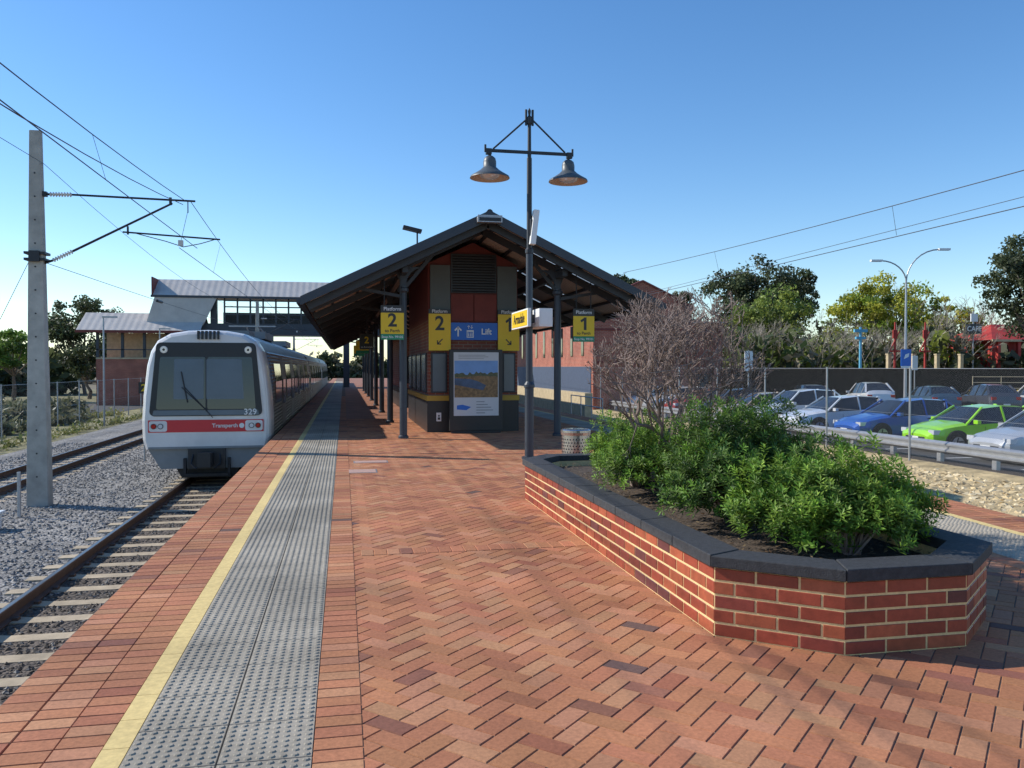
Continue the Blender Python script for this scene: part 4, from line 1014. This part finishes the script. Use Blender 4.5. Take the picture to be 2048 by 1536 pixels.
# double street light
sl_=E('street_lamp'); b=MB(); x,y=36.7,48.7
b.cyl((x,y,-1),(x,y,7.4),.11,.06,12,m_galv); 
rt=Vector((.98,-.2,0)).normalized()
for s,hh,ln in((-1,8.75,1.7),(1,9.5,2.2)):
    pts=[Vector((x,y,7.3))+Vector((0,0,(hh-7.3)*math.sin(t)))+rt*s*ln*(1-math.cos(t)) for t in [i*math.pi/2/8 for i in range(9)]]
    b.tube(pts,.045,8,m_galv); e=pts[-1]+rt*s*.3; b.obox(e,(.75,.28,.13),m_white,Matrix.Rotation(math.atan2(rt.y*s,rt.x*s),3,'Z'))
b.build('pole_and_arms',sl_)
ps=E('parking_sign'); b=MB(); b.box(36.0,36.75,48.2,48.24,1.75,2.85,m_sblu); b.box(36.0,36.75,48.19,48.2,1.62,1.74,m_white); b.face([(36.2,48.19,2.2),(36.55,48.19,2.35),(36.6,48.19,2.6),(36.3,48.19,2.5)],m_white); b.cyl((36.4,48.3,-1),(36.4,48.3,2.8),.04,.04,8,m_galv); b.build('panel',ps)
for (x,y) in((21.6,41.5),(27,57),(43,56)):
    b=MB(); b.cyl((x,y,-1),(x,y,2.6),.04,.04,8,m_galv); b.box(x-.24,x+.24,y-.05,y-.01,1.45,2.55,m_white); b.build('notice_sign')
b=MB(); b.cyl((42.1,61.5,1.4),(42.1,61.5,5.0),.12,.1,8,m_bluel); b.obox((42.1,61.5,4.7),(1.2,.2,.25),m_bluel); b.obox((42.1,61.5,4.1),(.9,.2,.2),m_bluel); b.build('blue_pole_sculpture')
for x,y in((44.6,60.5),(47.2,60.2)):
    b=MB()
    b.cyl((x,y,1.4),(x,y,5.4),.10,.07,8,m_bred); b.obox((x,y,4.4),(.4,.1,.7),m_bred); b.obox((x,y,3.0),(1.0,.1,.13),m_bred); b.beam((x-.5,y,3.0),(x+.4,y,4.6),.07,.07,m_bred); b.build('red_pole_sculpture')
bol=M('bollard_yellow',(.6,.42,.03),.5)
for i in range(6):
    b=MB(); x=41+i*1.7; y=52.5-i*.33
    b.cyl((x,y,-1),(x,y,-.0),.09,.09,10,bol); b.cyl((x,y,-.35),(x,y,-.15),.093,.093,10,m_trred); b.cyl((x,y,0),(x,y,.03),.07,.03,10,bol); b.build('bollard')
for i in range(4):
    b=MB(); x=44.5+i*2.3; b.box(x-.15,x+.15,61.0,61.3,1.5,2.7,m_lime); b.box(x-.19,x+.19,60.96,61.34,2.7,2.8,m_lime); b.build('limestone_pillar')
cf=E('cafe_sign'); b=MB(); b.box(53.8,55.4,63.4,63.5,4.6,5.5,m_char); b.cyl((54.6,63.5,1.4),(54.6,63.5,6.6),.06,.06,8,m_galv); b.box(54.3,55.0,63.4,63.5,5.7,6.4,m_white); b.build('panel',cf); txt('CAFE',.62,(54.6,63.37,5.05),m_white,cf,'lettering',off=.02,rot=(90,0,0))
rb=E('red_pavilion'); b=MB()
b.box(57.0,68,64,70,1.5,4.2,m_bred); b.build('walls',rb)
b=MB(); b.mesh([(56.3,63.2,4.1),(68.7,63.2,4.1),(68.7,70.8,4.1),(56.3,70.8,4.1),(59.5,67,5.7),(65.5,67,5.7)],[(0,1,5,4),(1,2,5),(2,3,4,5),(3,0,4)],m_bred); b.box(56.3,68.7,63.15,63.25,3.95,4.15,m_lime); b.build('roof',rb)
b=MB()
for k in range(5):
    x=57.5+k*2.1; b.box(x,x+1.2,63.9,63.98,1.5,3.3,m_glass); b.cyl((x+.6,63.95,3.3),(x+.6,63.98,3.3),.6,.6,16,m_glass); b.box(x-.5,x-.2,63.3,63.6,1.5,4.0,m_bred)
b.build('arches',rb)
b=MB()
for z in(.2,.6,1.0): b.cyl((43,50,z),(56,46.5,z),.025,.025,6,m_lime)
for k in range(8): t=k/7; b.cyl((43+13*t,50-3.5*t,-1),(43+13*t,50-3.5*t,1.05),.03,.03,6,m_lime)
b.build('ramp_handrail')
# ------------------------------------------------------------------ light
el=34; sd=Vector((-.9,.43,0)).normalized()*math.cos(rad(el))+Vector((0,0,math.sin(rad(el))))
s=bpy.data.lights.new('sun','SUN'); s.energy=5.0; s.angle=rad(.5); s.color=(1,.95,.86)
so_=bpy.data.objects.new('sun',s); so_.rotation_euler=(-sd).to_track_quat('-Z','Y').to_euler(); sc.collection.objects.link(so_)
wd=bpy.data.worlds.new('World'); sc.world=wd; wd.use_nodes=True; nt=wd.node_tree; bg=nt.nodes['Background']
sk=nt.nodes.new('ShaderNodeTexSky'); sk.sky_type='NISHITA'; sk.sun_disc=False; sk.sun_elevation=rad(el); sk.sun_rotation=math.atan2(sd.x,sd.y)%(2*math.pi)
sk.air_density=1.0; sk.dust_density=.1; sk.ozone_density=3.0
hs_=nt.nodes.new('ShaderNodeHueSaturation'); hs_.inputs['Hue'].default_value=.503; hs_.inputs['Saturation'].default_value=1.22; hs_.inputs['Value'].default_value=1.2
nt.links.new(sk.outputs[0],hs_.inputs['Color']); nt.links.new(hs_.outputs[0],bg.inputs[0]); bg.inputs[1].default_value=.15
sc.view_settings.view_transform='Standard'; sc.view_settings.look='None'; sc.view_settings.exposure=0
cd=bpy.data.cameras.new('camera'); cd.sensor_width=36; cd.lens=29.0; cd.clip_end=4000; cd.clip_start=.05
co_=bpy.data.objects.new('camera',cd); co_.location=(0,0,1.65); co_.rotation_euler=(rad(90-1.15),0,rad(-11.51)); sc.collection.objects.link(co_); sc.camera=co_
